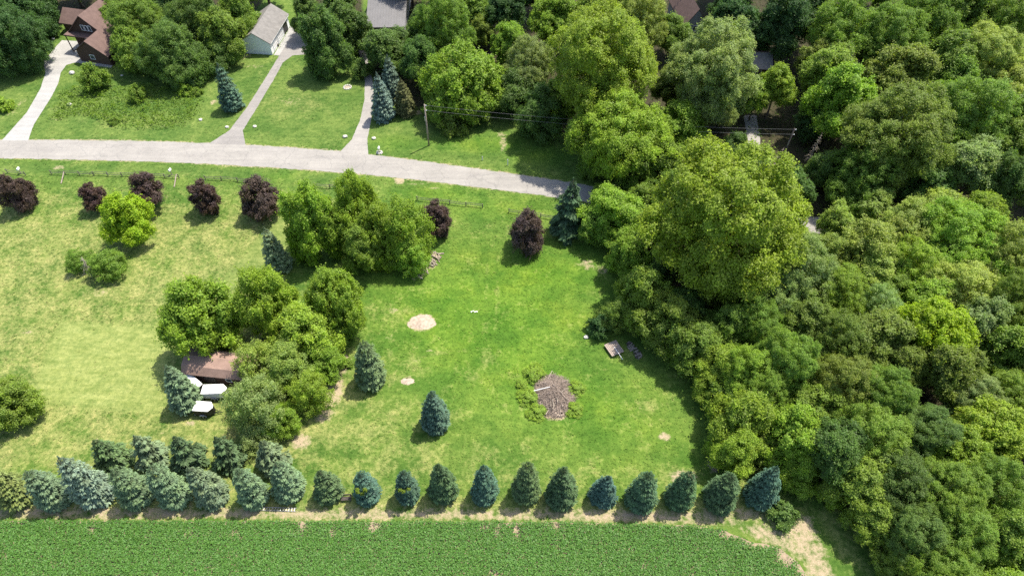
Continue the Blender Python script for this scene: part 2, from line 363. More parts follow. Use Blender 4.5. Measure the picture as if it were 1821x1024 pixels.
# ------------------------------------------------------------------ road and drives
def interp(pts, step):
    out = []
    for a, b in zip(pts[:-1], pts[1:]):
        n = max(1, int((b-a).length/step))
        for i in range(n): out.append(a.lerp(b, i/n))
    return out+[pts[-1]]
def smooth(pts, it=3):
    for _ in range(it):
        q = [pts[0]]
        for a, b in zip(pts[:-1], pts[1:]): q += [a.lerp(b, .25), a.lerp(b, .75)]
        pts = q+[pts[-1]]
    return pts
def flat(name, pts, z, mat, jit=0.0, closed_smooth=0):
    pts = [Vector((p.x, p.y, 0)) for p in pts]
    if closed_smooth: pts = smooth(pts+[pts[0]], closed_smooth)[:-1]
    pts = interp(pts+[pts[0]], .6)[:-1]
    mb = MB(); v = []
    for i, p in enumerate(pts):
        v.append((p.x+RN.uniform(-jit, jit), p.y+RN.uniform(-jit, jit), z))
    mb.quad(*v); o = mb.build(name, mat)
    bm = bmesh.new(); bm.from_mesh(o.data); bmesh.ops.triangulate(bm, faces=bm.faces)
    for f in bm.faces:
        if f.normal.z < 0: f.normal_flip()
    bm.to_mesh(o.data); bm.free()
    return struct(o)
flat('road', smooth(gx(top), 2)+smooth(gx(bot), 2)[::-1], .012, 'asphalt', .12)
flat('concrete_driveway', gx([(3,250.5),(50,250.5),(60,222),(92,172),(104,148),(108,130),(118,116),(132,112),(146,112),(150,92),(144,74),(110,72),(94,90),(77,112),(81,130),(72,158),(48,200)]), .020, 'concrete', .03)
flat('asphalt_driveway', gx([(372,255.5),(437,258),(432,232),(455,195),(488,140),(503,112),(520,99),(548,97),(548,72),(528,55),(518,45),(508,72),(497,99),(488,113),(478,130),(440,190),(408,232)]), .018, 'asphalt2', .05)
flat('garage_apron', gx([(487,98.5),(497,99.5),(526,50),(517,46)]), .024, 'concrete', .0)
flat('gravel_driveway', gx([(604,271),(655,275),(653,250),(661,210),(665,165),(662,140),(655,112),(652,85),(648,40),(640,40),(637,85),(641,112),(649,142),(648,180),(640,215),(626,248)]), .020, 'gravel', .05)
flat('woodland_driveway', gx([(1310,372),(1352,378),(1352,250),(1345,205),(1322,205),(1330,250)]), .020, 'gravel', .05)

# ------------------------------------------------------------------ foliage prototypes (unit crown radius)
def crown_mesh(name, seed, az=.95, nlobe=(1, 4, 6), cr=.16, ncl=150, nleaf=150, L=.030, loose=.0, upb=.35, inner=.18, wide=1.0):
    rs = np.random.RandomState(seed); lobes = []
    lobes.append((np.array([rs.uniform(-.12, .12), rs.uniform(-.12, .12), .50*az]), .40))
    lobes.append((np.array([0, 0, -.05]), .52))
    for ring, (rr, zz, R) in zip(nlobe[1:], ((.44, .30, .34), (.68, -.20, .33))):
        a0 = rs.rand()*6.28
        for i in range(ring):
            a = a0+6.283*(i+rs.uniform(-.25, .25))/ring; r = rr*rs.uniform(.78, 1.14)
            lobes.append((np.array([r*math.cos(a), r*math.sin(a), (zz+rs.uniform(-.24, .22))*az]), R*rs.uniform(.70, 1.25)))
    for i in range(3):
        a = rs.rand()*6.28; lobes.append((np.array([.42*math.cos(a), .42*math.sin(a), -.56*az]), .34))
    w = np.array([l[1]**2 for l in lobes]); cnt = (w/w.sum()*ncl*1.7).astype(int)
    cl = []
    for (c, R), k in zip(lobes, cnt):
        d = nrm(rs.normal(size=(k, 3))+np.array([0, 0, .25])+nrm(c[None]*[1, 1, .6])*.5)
        p = c+d*R*rs.uniform(.80, 1.06+loose, (k, 1))
        keep = np.ones(k, bool)
        for c2, R2 in lobes:
            if c2 is c: continue
            keep &= np.linalg.norm(p-c2, axis=1) > R2*.80
        cl.append(p[keep])
    cl = np.concatenate(cl); n = len(cl)
    r = cr*rs.uniform(.50, 1.45, n); tint = rs.rand(n); shade = rs.uniform(.86, 1.12, n)
    m = (nleaf*(r/cr)**2).astype(int); idx = np.repeat(np.arange(n), m); k = len(idx)
    out = nrm(cl*[1, 1, .8]+[0, 0, .1])[idx]
    d = nrm(rs.normal(size=(k, 3))+out*.75+np.array([0, 0, upb]))
    P = cl[idx]+d*r[idx, None]*(.40+.85*rs.rand(k, 1)**.9)*[1, 1, .85]
    Nn = nrm(d*.65+out*.25+np.array([0, 0, .55])+rs.normal(size=(k, 3))*.52)
    tone = shade[idx]*rs.uniform(.65, 1.35, k)
    ns = int(n*1.6); si = rs.randint(0, n, ns); sd_ = nrm(nrm(cl[si])*.8+rs.normal(size=(ns, 3))*.65+np.array([0, 0, .15])); ml = 13
    u = np.tile(np.linspace(.5, 1.95, ml), ns)+rs.normal(size=ns*ml)*.05; ss = np.repeat(np.arange(ns), ml)
    Ps = cl[si][ss]+sd_[ss]*(r[si][ss]*u)[:, None]-np.array([0, 0, 1])*((u-.5)**2*r[si][ss]*.12)[:, None]+rs.normal(size=(ns*ml, 3))*L*.8
    P = np.concatenate([P, Ps]); Nn = np.concatenate([Nn, nrm(sd_[ss]*.3+np.array([0, 0, .7])+rs.normal(size=(ns*ml, 3))*.5)])
    tone = np.concatenate([tone, (shade[si][ss]*1.05)*rs.uniform(.7, 1.3, ns*ml)]); tsp = tint[si][ss]
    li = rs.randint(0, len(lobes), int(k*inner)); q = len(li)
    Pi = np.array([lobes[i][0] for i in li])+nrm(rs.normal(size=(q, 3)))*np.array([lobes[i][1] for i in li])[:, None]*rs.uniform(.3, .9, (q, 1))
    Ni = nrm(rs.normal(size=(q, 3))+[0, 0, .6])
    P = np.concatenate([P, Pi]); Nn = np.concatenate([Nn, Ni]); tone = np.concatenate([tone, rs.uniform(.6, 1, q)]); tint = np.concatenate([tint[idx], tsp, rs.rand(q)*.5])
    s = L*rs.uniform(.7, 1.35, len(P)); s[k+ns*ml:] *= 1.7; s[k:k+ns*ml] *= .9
    P = P*[1, 1, az*.0+1]*[wide, wide, 1]
    V = leaves(rs, P, Nn, s, s*.58)
    return np_mesh(name, V, 4, {'tone': tone, 'clump': tint}, M['leaf'])

def spruce_mesh(name, seed, Hr=4.1, nw=14, dens=1.2, shape=.47, belly=.22, rough=.12, L=.105, gap=.12, nb=17):
    """unit base radius, height Hr; whorls of branches carrying needle sprays"""
    rs = np.random.RandomState(seed); P, Nn, T, tone, tint = [], [], [], [], []
    for wi in range(nw):
        t = ((wi+rs.uniform(-.15, .15))/nw); t = max(0, t)
        prof = (1-t)**shape*(1.06 if t >= belly else .66+.40*(t/belly)**.7)
        zc = Hr*(.03+.95*t); k = max(5, int(nb*prof+3)); a0 = rs.rand()*6.28
        for bi in range(k):
            a = a0+6.283*(bi+rs.uniform(-.3, .3))/k; r = prof*rs.uniform(1-rough*2.2, 1+rough)
            if rs.rand() < gap: r *= rs.uniform(.55, .8)
            dz = rs.uniform(-.10, .10)*Hr/nw*2; tn = rs.uniform(.80, 1.18); tt = rs.rand()
            m = int(46*dens*(.35+.65*prof)); u = .30+.70*rs.rand(m)**.6
            half = (.17+.12*prof)*(1.15-u*.55)*min(1., prof+.25)
            lat = rs.uniform(-1, 1, m)*half
            ca, sa = math.cos(a), math.sin(a)
            rad = u*r; x = ca*rad-sa*lat; y = sa*rad+ca*lat
            z = zc+dz-.34*prof*u**1.2+.16*prof*np.clip(u-.8, 0, 1)*2-np.abs(lat)*.30+rs.normal(size=m)*.03
            P.append(np.stack([x, y, z], 1))
            dirv = np.stack([np.full(m, ca)-sa*lat/half*.7, np.full(m, sa)+ca*lat/half*.7, np.full(m, -.18)], 1)
            T.append(dirv+rs.normal(size=(m, 3))*.22)
            Nn.append(nrm(np.stack([np.full(m, ca*.55)-sa*lat/half*.4, np.full(m, sa*.55)+ca*lat/half*.4, np.full(m, .85)], 1)+rs.normal(size=(m, 3))*.28))
            tone.append(tn*(.22+1.0*u**1.3)*rs.uniform(.8, 1.2, m)); tint.append(np.full(m, tt))  # paler tips; shade of the gaps between tiers put into the tone
    # leader shoot and dark inner mass
    m = 500; t = rs.rand(m)**1.2; a = rs.rand(m)*6.28; rr = .62*(1-t)**shape
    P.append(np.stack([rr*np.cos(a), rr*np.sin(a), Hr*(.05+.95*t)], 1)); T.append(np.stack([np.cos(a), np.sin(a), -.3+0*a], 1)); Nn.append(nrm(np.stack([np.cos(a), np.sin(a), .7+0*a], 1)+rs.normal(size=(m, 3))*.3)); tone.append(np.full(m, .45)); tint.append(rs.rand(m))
    m = 60; t = rs.rand(m); a = rs.rand(m)*6.28
    P.append(np.stack([.05*(1-t)*np.cos(a), .05*(1-t)*np.sin(a), Hr*(.95+.07*t)], 1)); T.append(np.stack([np.cos(a), np.sin(a), 1.2+0*a], 1)); Nn.append(nrm(rs.normal(size=(m, 3)))); tone.append(np.full(m, 1.1)); tint.append(rs.rand(m))
    P, T, Nn, tone, tint = map(np.concatenate, (P, T, Nn, tone, tint))
    s = L*rs.uniform(.7, 1.2, len(P)); s *= np.clip(.45+.6*(1-P[:, 2]/Hr), .4, 1)
    return np_mesh(name, leaves(rs, P, Nn, s, s*.44, T=T), 4, {'tone': tone, 'clump': tint}, M['needle'])

def trunk_mesh(name, seed, mat='bark'):
    """unit height to the crown centre, limbs reaching into the crown"""
    rs = random.Random(seed); mb = MB()
    mb.tube([(0,0,-.01),(.01,0,.05),(.02,.01,.3),(0,.03,.6),(.02,.0,1.0),(0,.01,1.25)], [.085,.062,.05,.043,.03,.012], 9)
    for i in range(6):
        a = 6.28*i/6+rs.uniform(-.4,.4); z = rs.uniform(.4,.85); l = rs.uniform(.25,.42)
        p0 = Vector((.01,.02,z)); p1 = p0+Vector((math.cos(a)*l*.5, math.sin(a)*l*.5, .16)); p2 = p0+Vector((math.cos(a)*l, math.sin(a)*l, .36))
        mb.tube([p0, p1, p2], [.028,.018,.007], 6)
    return mb.mesh(name, mat, smooth=True)
CR = {
 'a': crown_mesh('crown', 1), 'b': crown_mesh('crown', 2, az=1.1, cr=.14, ncl=190, nleaf=120),
 'c': crown_mesh('crown', 3, az=.85, cr=.18, ncl=130, nleaf=190), 'd': crown_mesh('crown', 4, az=1.0, cr=.13, ncl=230, nleaf=110, nlobe=(1, 5, 7)),
 'e': crown_mesh('crown', 5, az=1.0, cr=.15, ncl=170, nleaf=140, loose=.12, L=.028),
 'f': crown_mesh('crown', 6, az=.9, cr=.12, ncl=260, nleaf=95, loose=.10, L=.028, nlobe=(1, 5, 8)),     # feathery
 'g': crown_mesh('crown', 7, az=1.0, cr=.15, ncl=130, nleaf=90, loose=.25, L=.028, inner=.10),            # loose and open
 'h': crown_mesh('crown', 8, az=1.25, cr=.16, ncl=160, nleaf=120, loose=.10),                              # tall
 'G': crown_mesh('crown', 9, az=1.0, cr=.085, ncl=560, nleaf=140, L=.0145, nlobe=(1, 6, 9)),                 # large old tree
 'K': crown_mesh('crown', 10, az=.95, cr=.10, ncl=430, nleaf=125, L=.0165, nlobe=(1, 6, 9), loose=.06),
 'p': crown_mesh('crown', 11, az=1.0, cr=.17, ncl=110, nleaf=110, L=.040), 'q': crown_mesh('crown', 14, az=1.08, cr=.15, ncl=120, nleaf=110, L=.040, loose=.06),
 's': crown_mesh('crown', 12, az=.75, cr=.24, ncl=70, nleaf=70, L=.060, nlobe=(1, 3, 5)), 't': crown_mesh('crown', 13, az=.7, cr=.22, ncl=70, nleaf=60, L=.060, loose=.2, nlobe=(1, 3, 4)),
}
SP = {'A': spruce_mesh('needles', 21), 'B': spruce_mesh('needles', 22, shape=.40, belly=.26, nw=13), 'C': spruce_mesh('needles', 23, shape=.54, nw=14, rough=.12),
      'P': spruce_mesh('needles', 24, Hr=3.0, shape=.55, belly=.2, nw=11, rough=.22, gap=.3, L=.13, nb=14), 'Q': spruce_mesh('needles', 25, Hr=3.0, shape=.6, belly=.2, nw=11, rough=.25, gap=.35, L=.13, nb=13)}
HR = {'A': 4.1, 'B': 4.1, 'C': 4.1, 'P': 3.0, 'Q': 3.0}
TR = [trunk_mesh('trunk', i) for i in range(3)]
ST = MB().tube([(0,0,-.01),(0,0,.3),(0,0,1)], [.03,.022,.004], 8).mesh('trunk', 'bark', smooth=True)

COLS = {  # leaf colours
 'yg': ((.225, .312, .040), 'yellow-green'), 'br': ((.225, .330, .046), 'bright green'), 'md': ((.172, .258, .046), 'mid green'),
 'dk': ((.062, .128, .042), 'dark green'), 'gg': ((.228, .300, .112), 'grey-green'), 'ol': ((.172, .230, .050), 'olive green'),
 'pg': ((.275, .345, .088), 'pale green'), 'bg': ((.112, .190, .050), 'deep green'), 'yy': ((.280, .365, .022), 'yellowish'),
 'pu': ((.105, .070, .072), 'purple'), 'li': ((.320, .455, .034), 'lime green')}
TREES = []
def tree(px, py, wpx, kind, col, label, cat='tree', zc=1.1, vs=1.0, name='broadleaf_tree', group=None, ws=1.0):
    """crown centre seen at px,py and wpx wide; zc = crown-centre height in crown radii"""
    R = 4.0
    for _ in range(8):
        p = G(px, py, zc*R*vs if zc < 1.6 else zc*R); R = wpx/2*depth(p)/FPX
    H = zc*R*vs if zc < 1.6 else zc*R
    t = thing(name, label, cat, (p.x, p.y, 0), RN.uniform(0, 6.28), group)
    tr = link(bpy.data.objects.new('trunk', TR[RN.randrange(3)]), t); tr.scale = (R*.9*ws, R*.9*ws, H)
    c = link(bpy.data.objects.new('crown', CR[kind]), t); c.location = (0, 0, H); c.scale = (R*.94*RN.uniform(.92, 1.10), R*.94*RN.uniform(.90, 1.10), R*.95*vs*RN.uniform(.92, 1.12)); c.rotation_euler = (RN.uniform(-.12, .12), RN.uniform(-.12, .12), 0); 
    k = COLS[col][0]; j = RN.uniform(.88, 1.12); c.color = (k[0]*j*RN.uniform(.92, 1.08), k[1]*j, k[2]*j, 1)
    TREES.append((p.x, p.y, R)); return t
def spruce(px, py, wpx, kind, col, label, name='spruce_tree', hs=1.0, group=None, cf=.36, rz=None):
    R = 2.0
    for _ in range(8):
        p = G(px, py, cf*HR[kind]*R*hs); R = wpx/2*depth(p)/FPX
    t = thing(name, label, 'tree', (p.x, p.y, 0), RN.uniform(0, 6.28), group)
    s = link(bpy.data.objects.new('trunk', ST), t); s.scale = (R*1.6, R*1.6, HR[kind]*R*hs)
    c = link(bpy.data.objects.new('needles', SP[kind]), t); c.scale = (R*RN.uniform(.93, 1.06), R*RN.uniform(.93, 1.06), R*hs); c.rotation_euler = (RN.uniform(-.035, .035), RN.uniform(-.035, .035), 0)
    j = RN.uniform(.86, 1.14); c.color = (col[0]*j*RN.uniform(.93, 1.07), col[1]*j, col[2]*j*RN.uniform(.9, 1.1), 1)
    TREES.append((p.x, p.y, R)); return t

# ---- spruce row on the field edge, counted from the woods
BL, DG, PB, MG, YG2 = (.060,.112,.082), (.062,.112,.052), (.130,.185,.098), (.088,.138,.058), (.170,.205,.060)
ORD = ['first','second','third','fourth','fifth','sixth','seventh','eighth','ninth','tenth','eleventh','twelfth','thirteenth','fourteenth','fifteenth','sixteenth','seventeenth','eighteenth','nineteenth','twentieth']
row = [(1360,869,66,'C',BL,'dark blue'),(1285,875,66,'B',DG,'dark green'),(1213,873,58,'A',DG,'dark green'),(1143,875,60,'B',DG,'dark green'),(1073,873,54,'C',BL,'blue'),(1000,867,62,'A',DG,'dark green'),
       (935,861,60,'B',MG,'grey-green'),(862,864,56,'A',BL,'blue-green'),(787,858,58,'A',DG,'tall dark green'),(723,867,50,'B',BL,'blue-green'),(650,868,54,'B',BL,'squat blue-green'),(582,865,54,'A',MG,'green'),
       (508,857,62,'A',PB,'pale'),(443,870,60,'B',PB,'pale green'),(367,866,66,'C',PB,'pale green'),(300,866,66,'B',PB,'pale'),(233,866,66,'B',PB,'pale green'),(151,861,74,'C',(.150,.205,.140),'pale blue'),(83,872,66,'B',PB,'grey-green'),(14,868,72,'C',YG2,'yellow-green')]
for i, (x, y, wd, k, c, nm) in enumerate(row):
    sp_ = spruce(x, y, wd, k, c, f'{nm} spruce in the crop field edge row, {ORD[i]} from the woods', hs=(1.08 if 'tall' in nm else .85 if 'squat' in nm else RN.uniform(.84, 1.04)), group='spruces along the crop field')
    if i in (9, 10):
        R_ = TREES[-1][2]; an = -1.571-sp_.rotation_euler.z
        for q in range(5):
            a_ = an+RN.uniform(-.5, .5); z_ = RN.uniform(.52, .72)*HR[k]*R_*.93; q_ = R_*.72
            vn = link(bpy.data.objects.new('vine', CR['t']), sp_); vn.location = (math.cos(a_)*q_, math.sin(a_)*q_, z_); vn.scale = (R_*.12, R_*.12, R_*.09); vn.color = (.19, .26, .035, 1)
pr = [(480,812,64,PB),(403,808,66,MG),(330,808,68,MG),(262,804,64,PB),(195,809,64,MG)]
for i, (x, y, wd, c) in enumerate(pr):
    spruce(x, y, wd, 'PQ'[i % 2], c, f'shaggy pine behind the spruce row, {ORD[i]} from the grey willow', name='pine_tree', group='pines behind the spruce row')
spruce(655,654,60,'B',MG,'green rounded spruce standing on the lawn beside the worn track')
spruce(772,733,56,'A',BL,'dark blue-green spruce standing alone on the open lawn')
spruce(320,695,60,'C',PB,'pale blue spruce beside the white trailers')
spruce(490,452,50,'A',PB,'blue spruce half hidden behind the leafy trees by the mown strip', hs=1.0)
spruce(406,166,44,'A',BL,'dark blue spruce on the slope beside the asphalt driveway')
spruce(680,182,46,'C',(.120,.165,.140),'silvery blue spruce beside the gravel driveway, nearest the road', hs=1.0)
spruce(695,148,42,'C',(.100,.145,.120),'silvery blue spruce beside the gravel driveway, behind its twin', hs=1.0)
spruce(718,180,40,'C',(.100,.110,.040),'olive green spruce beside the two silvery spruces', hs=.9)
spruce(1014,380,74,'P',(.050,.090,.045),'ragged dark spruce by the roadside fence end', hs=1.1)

# ---- purple maples along the road fence
for x, y, wd, k, lb in ((28,340,58,'p','purple-leaved round maple beside the fence panel with a lone white post'),(165,350,46,'q','small purple maple between two larger purple maples on the fence line'),
        (254,341,62,'p','purple maple overlapped by the lime green maple'),(363,350,56,'q','purple maple between the leaning rail and the short fence'),(462,352,66,'p','broad purple maple closest to the tall leafy clump'),
        (776,388,60,'q','slim purple maple tucked against the tall leafy clump'),(940,409,66,'p','tall purple maple alone on the bright lawn by the short fence')):
    tree(x, y, wd, k, 'pu', lb, vs=1.25, zc=1.05, name='purple_maple', group='purple maples along the roadside fence')
tree(226,384,84,'a','li','lime green maple among the purple maples', vs=1.2, name='maple_tree')
tree(190,466,66,'g','md','green half of the dieback shrub tree in the meadow', zc=.9, vs=.85); 
tree(142,462,50,'g','md','smaller left lobe of the dieback shrub tree in the meadow', zc=.9, vs=.9)
tree(12,714,108,'e','md','loose green tree at the meadow edge by the mown rectangle', zc=.95)

GRP = []
def grp(zone, items, group, zc, lm, lmp, name='broadleaf_tree'):
    for it in items:
        x, y, wd, k, c = it[:5]; z = it[5] if len(it) > 5 else zc; vs = it[6] if len(it) > 6 else (RN.uniform(.88, 1.0) if wd > 135 else RN.uniform(.9, 1.2))
        size = 'huge' if wd > 175 else 'large' if wd >= 118 else 'medium' if wd >= 78 else 'small'
        t = tree(x, y, wd, k, c, f'{size} {COLS[c][1]} tree {zone}', zc=z, vs=vs, group=group, name=name); GRP.append((t, lm, G(*lmp)))
def single_out():
    by = {}
    for t, lm, p in GRP: by.setdefault(t['label'], []).append((t, lm, p))
    for lab, ts in by.items():
        if len(ts) < 2: continue
        ts.sort(key=lambda q: (Vector(q[0].location)-q[2]).length)
        for i, (t, lm, p) in enumerate(ts): t['label'] = f'{lab}, {ORD[i]} from the {lm}'
grp('in the tall clump below the road', [(550,392,100,'b','br',1.0,1.75),(640,372,84,'e','br',1.0,1.8),(600,410,70,'b','br',1.0,1.5),(675,415,92,'e','br',1.0,1.5),(715,412,96,'g','br',1.0,1.45),(648,440,90,'b','md',1.0,1.2),(728,450,72,'g','br',.95,1.1)], 'clump below the road', 1.1, 'log pile', (760, 470))
grp('in the grove around the brown shed', [(356,568,134,'b','br',1.0,1.4),(465,538,108,'e','br',1.0,1.65),(540,595,126,'a','br',1.0,1.05),(594,535,106,'f','br',1.0,1.4),(608,588,50,'g','md',.95),(510,645,96,'e','pg',1.05,1.2),(545,692,86,'g','br',1.0,1.1),(462,652,84,'g','pg',1.2,1.2),(565,640,84,'e','br',1.0)], 'grove around the brown shed', 1.1, 'trailers', (370, 722))
tree(452,712,108,'g','gg','wispy grey-green willow hanging over the white trailers', zc=1.0, vs=1.3, name='willow_tree')
tree(500,745,70,'e','br','bright green sapling between the willow and the worn track', zc=1.0)
tree(460,770,76,'g','gg','low grey-green willow behind the shaggy pines', zc=.8, vs=.8, name='willow_tree')

grp('in the woods beside the concrete drive', [(20,62,112,'K','dk'),(58,24,70,'a','dk'),(12,12,100,'b','dk'),(-60,60,130,'K','dk'),(45,0,90,'d','dk'),(-70,0,120,'b','dk')], 'woods left of the brown house', 1.05, 'house', (150, 100))
grp('between brown house and white garage', [(232,86,72,'f','md',1.0),(250,40,110,'G','md'),(300,90,104,'K','bg',1.0),(340,35,110,'G','bg'),(392,58,92,'b','md'),(420,22,84,'a','md'),(330,105,80,'a','bg',.9),(270,108,62,'d','bg',.9),(380,92,66,'c','bg',.9),(300,0,100,'d','bg'),(205,30,60,'f','md'),(442,48,44,'g','md',1.5)], 'trees between the brown house and white garage', 1.1, 'garage', (460, 90))
grp('between the garage and the gravel driveway', [(577,74,98,'b','bg',1.0,1.25),(622,50,80,'d','bg',1.0,1.1),(545,22,64,'a','bg'),(600,0,70,'b','bg'),(641,122,34,'s','bg',.9)], 'trees between the garage and gravel driveway', 1.4, 'garage', (500, 80))
grp('between metal roof and road', [(690,86,88,'d','bg',1.1),(752,50,76,'a','bg'),(790,42,110,'K','md'),(748,104,70,'c','bg'),(822,142,140,'f','br',1.0),(790,190,76,'f','md',.9),(845,185,70,'c','md',.9),(858,56,44,'d','ol'),(905,75,72,'d','br'),(940,108,96,'K','gg'),(918,160,92,'c','bg',1.0),(962,200,90,'c','bg',.95),(900,18,84,'b','dk'),(985,32,90,'d','br'),(840,10,84,'a','md'),(790,0,80,'b','bg')], 'trees between the grey metal roof and the road', 1.5, 'utility pole', (763, 259))
grp('in the woods above the road bend', [(1082,102,214,'G','yg'),(1000,172,84,'f','yg'),(1105,232,168,'K','yg',1.3),(1205,222,104,'a','br',1.4),(1120,290,100,'d','md',1.0),(1060,280,70,'e','md',1.0),(1180,290,90,'c','md',1.0),(1262,118,178,'G','gg'),(1196,150,74,'d','ol'),(1060,28,92,'d','md'),(1142,28,104,'K','pg'),(1195,55,64,'c','md'),(1315,165,66,'d','gg'),(1270,190,80,'K','gg',1.2)], 'woods above the road bend', 1.6, 'utility pole', (763, 259))
grp('in the woods around the cabin', [(1310,32,92,'d','dk'),(1395,40,100,'b','dk'),(1440,10,100,'a','dk'),(1382,152,76,'a','br',1.9),(1345,172,58,'c','br',1.7),(1475,128,104,'d','md'),(1502,176,120,'a','br',1.7),(1452,108,72,'b','ol'),(1505,42,130,'K','md'),(1592,72,124,'G','md'),(1650,25,120,'K','md'),(1712,25,110,'b','md'),(1790,30,124,'K','md'),(1600,135,120,'d','ol'),(1765,95,124,'G','pg'),(1690,110,110,'b','md'),(1285,10,50,'a','dk')], 'far woods around the hidden roofs', 1.7, 'dark cabin', (1350, 110))
grp('in the woods behind the road', [(1590,235,190,'G','ol'),(1732,195,150,'K','md'),(1690,150,96,'a','md'),(1640,178,66,'c','pg'),(1725,292,112,'d','gg'),(1795,255,100,'a','md'),(1790,325,96,'b','bg'),(1795,165,90,'c','pg'),(1540,305,130,'K','md',1.3),(1648,315,100,'d','bg',1.3),(1470,300,70,'c','bg',1.2),(1450,220,60,'g','dk',1.3),(1300,262,56,'e','bg',1.0),(1345,310,60,'c','bg',1.0),(1415,335,70,'d','bg',1.0),(1840,200,110,'b','md')], 'woods behind the road', 1.5, 'dark cabin', (1350, 110))  # some small deep green trees are added to shade the open gap
tree(1302,376,288,'G','yg','huge yellow-green tree towering at the head of the lawn woods', zc=1.25, vs=1.05)
grp('at the lawn corner by the road', [(1095,382,104,'e','br'),(1142,362,76,'b','md'),(1062,402,66,'g','md'),(1120,452,88,'b','br',1.2),(1185,405,74,'d','bg',1.0),(1192,348,84,'e','md',.9),(1175,470,66,'c','bg'),(1070,345,44,'e','br')], 'trees at the lawn corner by the road', 1.1, 'purple maple', (940, 440))
grp('along the lawn side of the woods', [(1150,525,112,'a','md'),(1192,575,108,'e','md'),(1235,612,104,'b','md'),(1215,540,80,'d','bg'),(1280,650,104,'e','br'),(1262,600,80,'c','md'),(1330,742,124,'a','br'),(1312,795,92,'e','br',1.0),(1355,800,76,'g','ol',1.0),(1405,775,122,'b','br'),(1420,828,90,'a','br',1.0),(1265,690,70,'g','br',1.0),(1295,700,84,'e','md')], 'trees along the lawn side of the woods', 1.1, 'platform', (1092, 622))
tree(1092,556,58,'g','ol','wispy olive sapling beside the dark bush', zc=1.0, vs=1.2, name='sapling')
grp('in the tangle below the road', [(1490,398,68,'d','pg',1.1),(1552,372,86,'b','pg',1.3),(1622,402,136,'K','pg'),(1705,425,160,'G','br'),(1785,452,130,'K','pg'),(1540,440,104,'e','pg'),(1622,472,128,'K','br'),(1702,512,136,'K','pg'),(1792,545,124,'G','md'),(1648,540,100,'d','br'),(1560,490,90,'b','pg'),(1742,572,110,'b','gg'),(1795,625,104,'a','md'),(1590,430,90,'f','pg'),(1755,500,90,'a','br'),(1675,375,90,'f','pg',1.5),(1745,380,80,'f','br',1.4),(1590,520,80,'e','md')], 'pale tangle below the hidden road', 1.3, 'huge tree', (1302, 430))
grp('in the middle of the lawn woods', [(1420,472,134,'K','gg'),(1400,425,84,'f','yg'),(1468,452,84,'e','pg'),(1492,512,108,'K','yg'),(1382,530,94,'K','gg'),(1562,545,92,'K','gg'),(1440,575,100,'b','ol'),(1345,565,104,'K','md'),(1295,575,88,'a','md'),(1280,500,96,'d','yg',1.3),(1340,500,110,'K','yg',1.2),(1662,592,136,'f','yy'),(1560,605,120,'d','ol'),(1490,602,116,'K','ol'),(1402,640,128,'G','md'),(1335,655,116,'K','br'),(1500,680,128,'K','ol'),(1565,692,124,'G','md'),(1610,645,92,'d','ol'),(1692,662,116,'d','ol'),(1735,702,110,'K','gg'),(1795,700,104,'K','md'),(1450,725,96,'d','md'),(1360,700,100,'K','md'),(1230,560,60,'e','bg')], 'middle of the lawn woods', 1.6, 'platform', (1092, 622))
grp('in the woods by the field corner', [(1482,795,116,'d','bg'),(1552,772,128,'K','md'),(1642,762,124,'G','bg'),(1762,762,132,'f','yg'),(1702,800,108,'f','yg'),(1532,862,116,'b','md',1.2),(1602,850,126,'K','bg'),(1682,872,132,'G','md'),(1772,862,134,'K','md'),(1558,930,104,'b','md',1.1),(1640,952,126,'G','bg',1.4),(1722,955,132,'K','md'),(1795,965,124,'b','md'),(1602,1010,84,'e','md',1.0),(1690,1035,120,'K','md'),(1785,1055,124,'a','br'),(1480,870,60,'e','br',1.0),(1500,835,70,'c','md',1.0)], 'woods by the crop field corner', 1.5, 'end spruce', (1360, 890))
# the woods carry on past the frame
for i in range(9):
    c = ('md', 'bg', 'pg')[i % 3]
    t = tree(1885+RN.uniform(-15, 25), 40+i*118+RN.uniform(-20, 20), 130, 'KGab'[i % 4], c, f'large {COLS[c][1]} tree at the outer side of the woods', zc=1.5, group='outer side of the woods'); GRP.append((t, 'crop field', G(1400, 1000)))
for i in range(16):
    if i in (5, 10): continue
    c = ('bg', 'md', 'dk')[i % 3]
    t = tree(-20+i*122+RN.uniform(-20, 20), -48+RN.uniform(-12, 10), 100, 'bdKa'[i % 4], c, f'medium {COLS[c][1]} tree in the back of the far woods', zc=1.5, group='back of the far woods'); GRP.append((t, 'brown house', G(150, 100)))
single_out()

# ---- bushes
def bush(px, py, wpx, kind, col, label, vs=.8, zc=.6, group=None):
    R = 1.
    for _ in range(8):
        p = G(px, py, zc*R*vs); R = wpx/2*depth(p)/FPX
    t = thing('bush', label, 'bush', (p.x, p.y, 0), RN.uniform(0, 6.28), group)
    s = link(bpy.data.objects.new('stem', TR[1]), t); s.scale = (R*.6, R*.6, zc*R*vs)
    c = link(bpy.data.objects.new('foliage', CR[kind]), t); c.location = (0, 0, zc*R*vs); c.scale = (R*.92, R*.92, R*.92*vs); k = COLS[col][0]; c.color = (*k, 1)
bush(1064,578,44,'s','dk','dark green bush beside the tilted wooden platform', vs=1.0, zc=.8)
bush(1394,910,56,'s','bg','low bush at the foot of the last spruce by the woods')
bush(164,136,44,'s','md','tall bush on the lawn between concrete drive and weedy bank', vs=1.3, zc=.9)
bush(240,166,30,'s','md','small upright bush in the weedy bank', vs=1.2, zc=.8)
bush(330,160,30,'s','br','bright green bush at the end of the weedy bank', vs=.9)
bush(349,163,20,'s','md','rounded small bush at the end of the weedy bank', vs=.9)
bush(203,214,20,'s','md','small dark bush low in the weedy bank')
bush(2,186,40,'t','br','bright bush on the lawn left of the concrete drive')
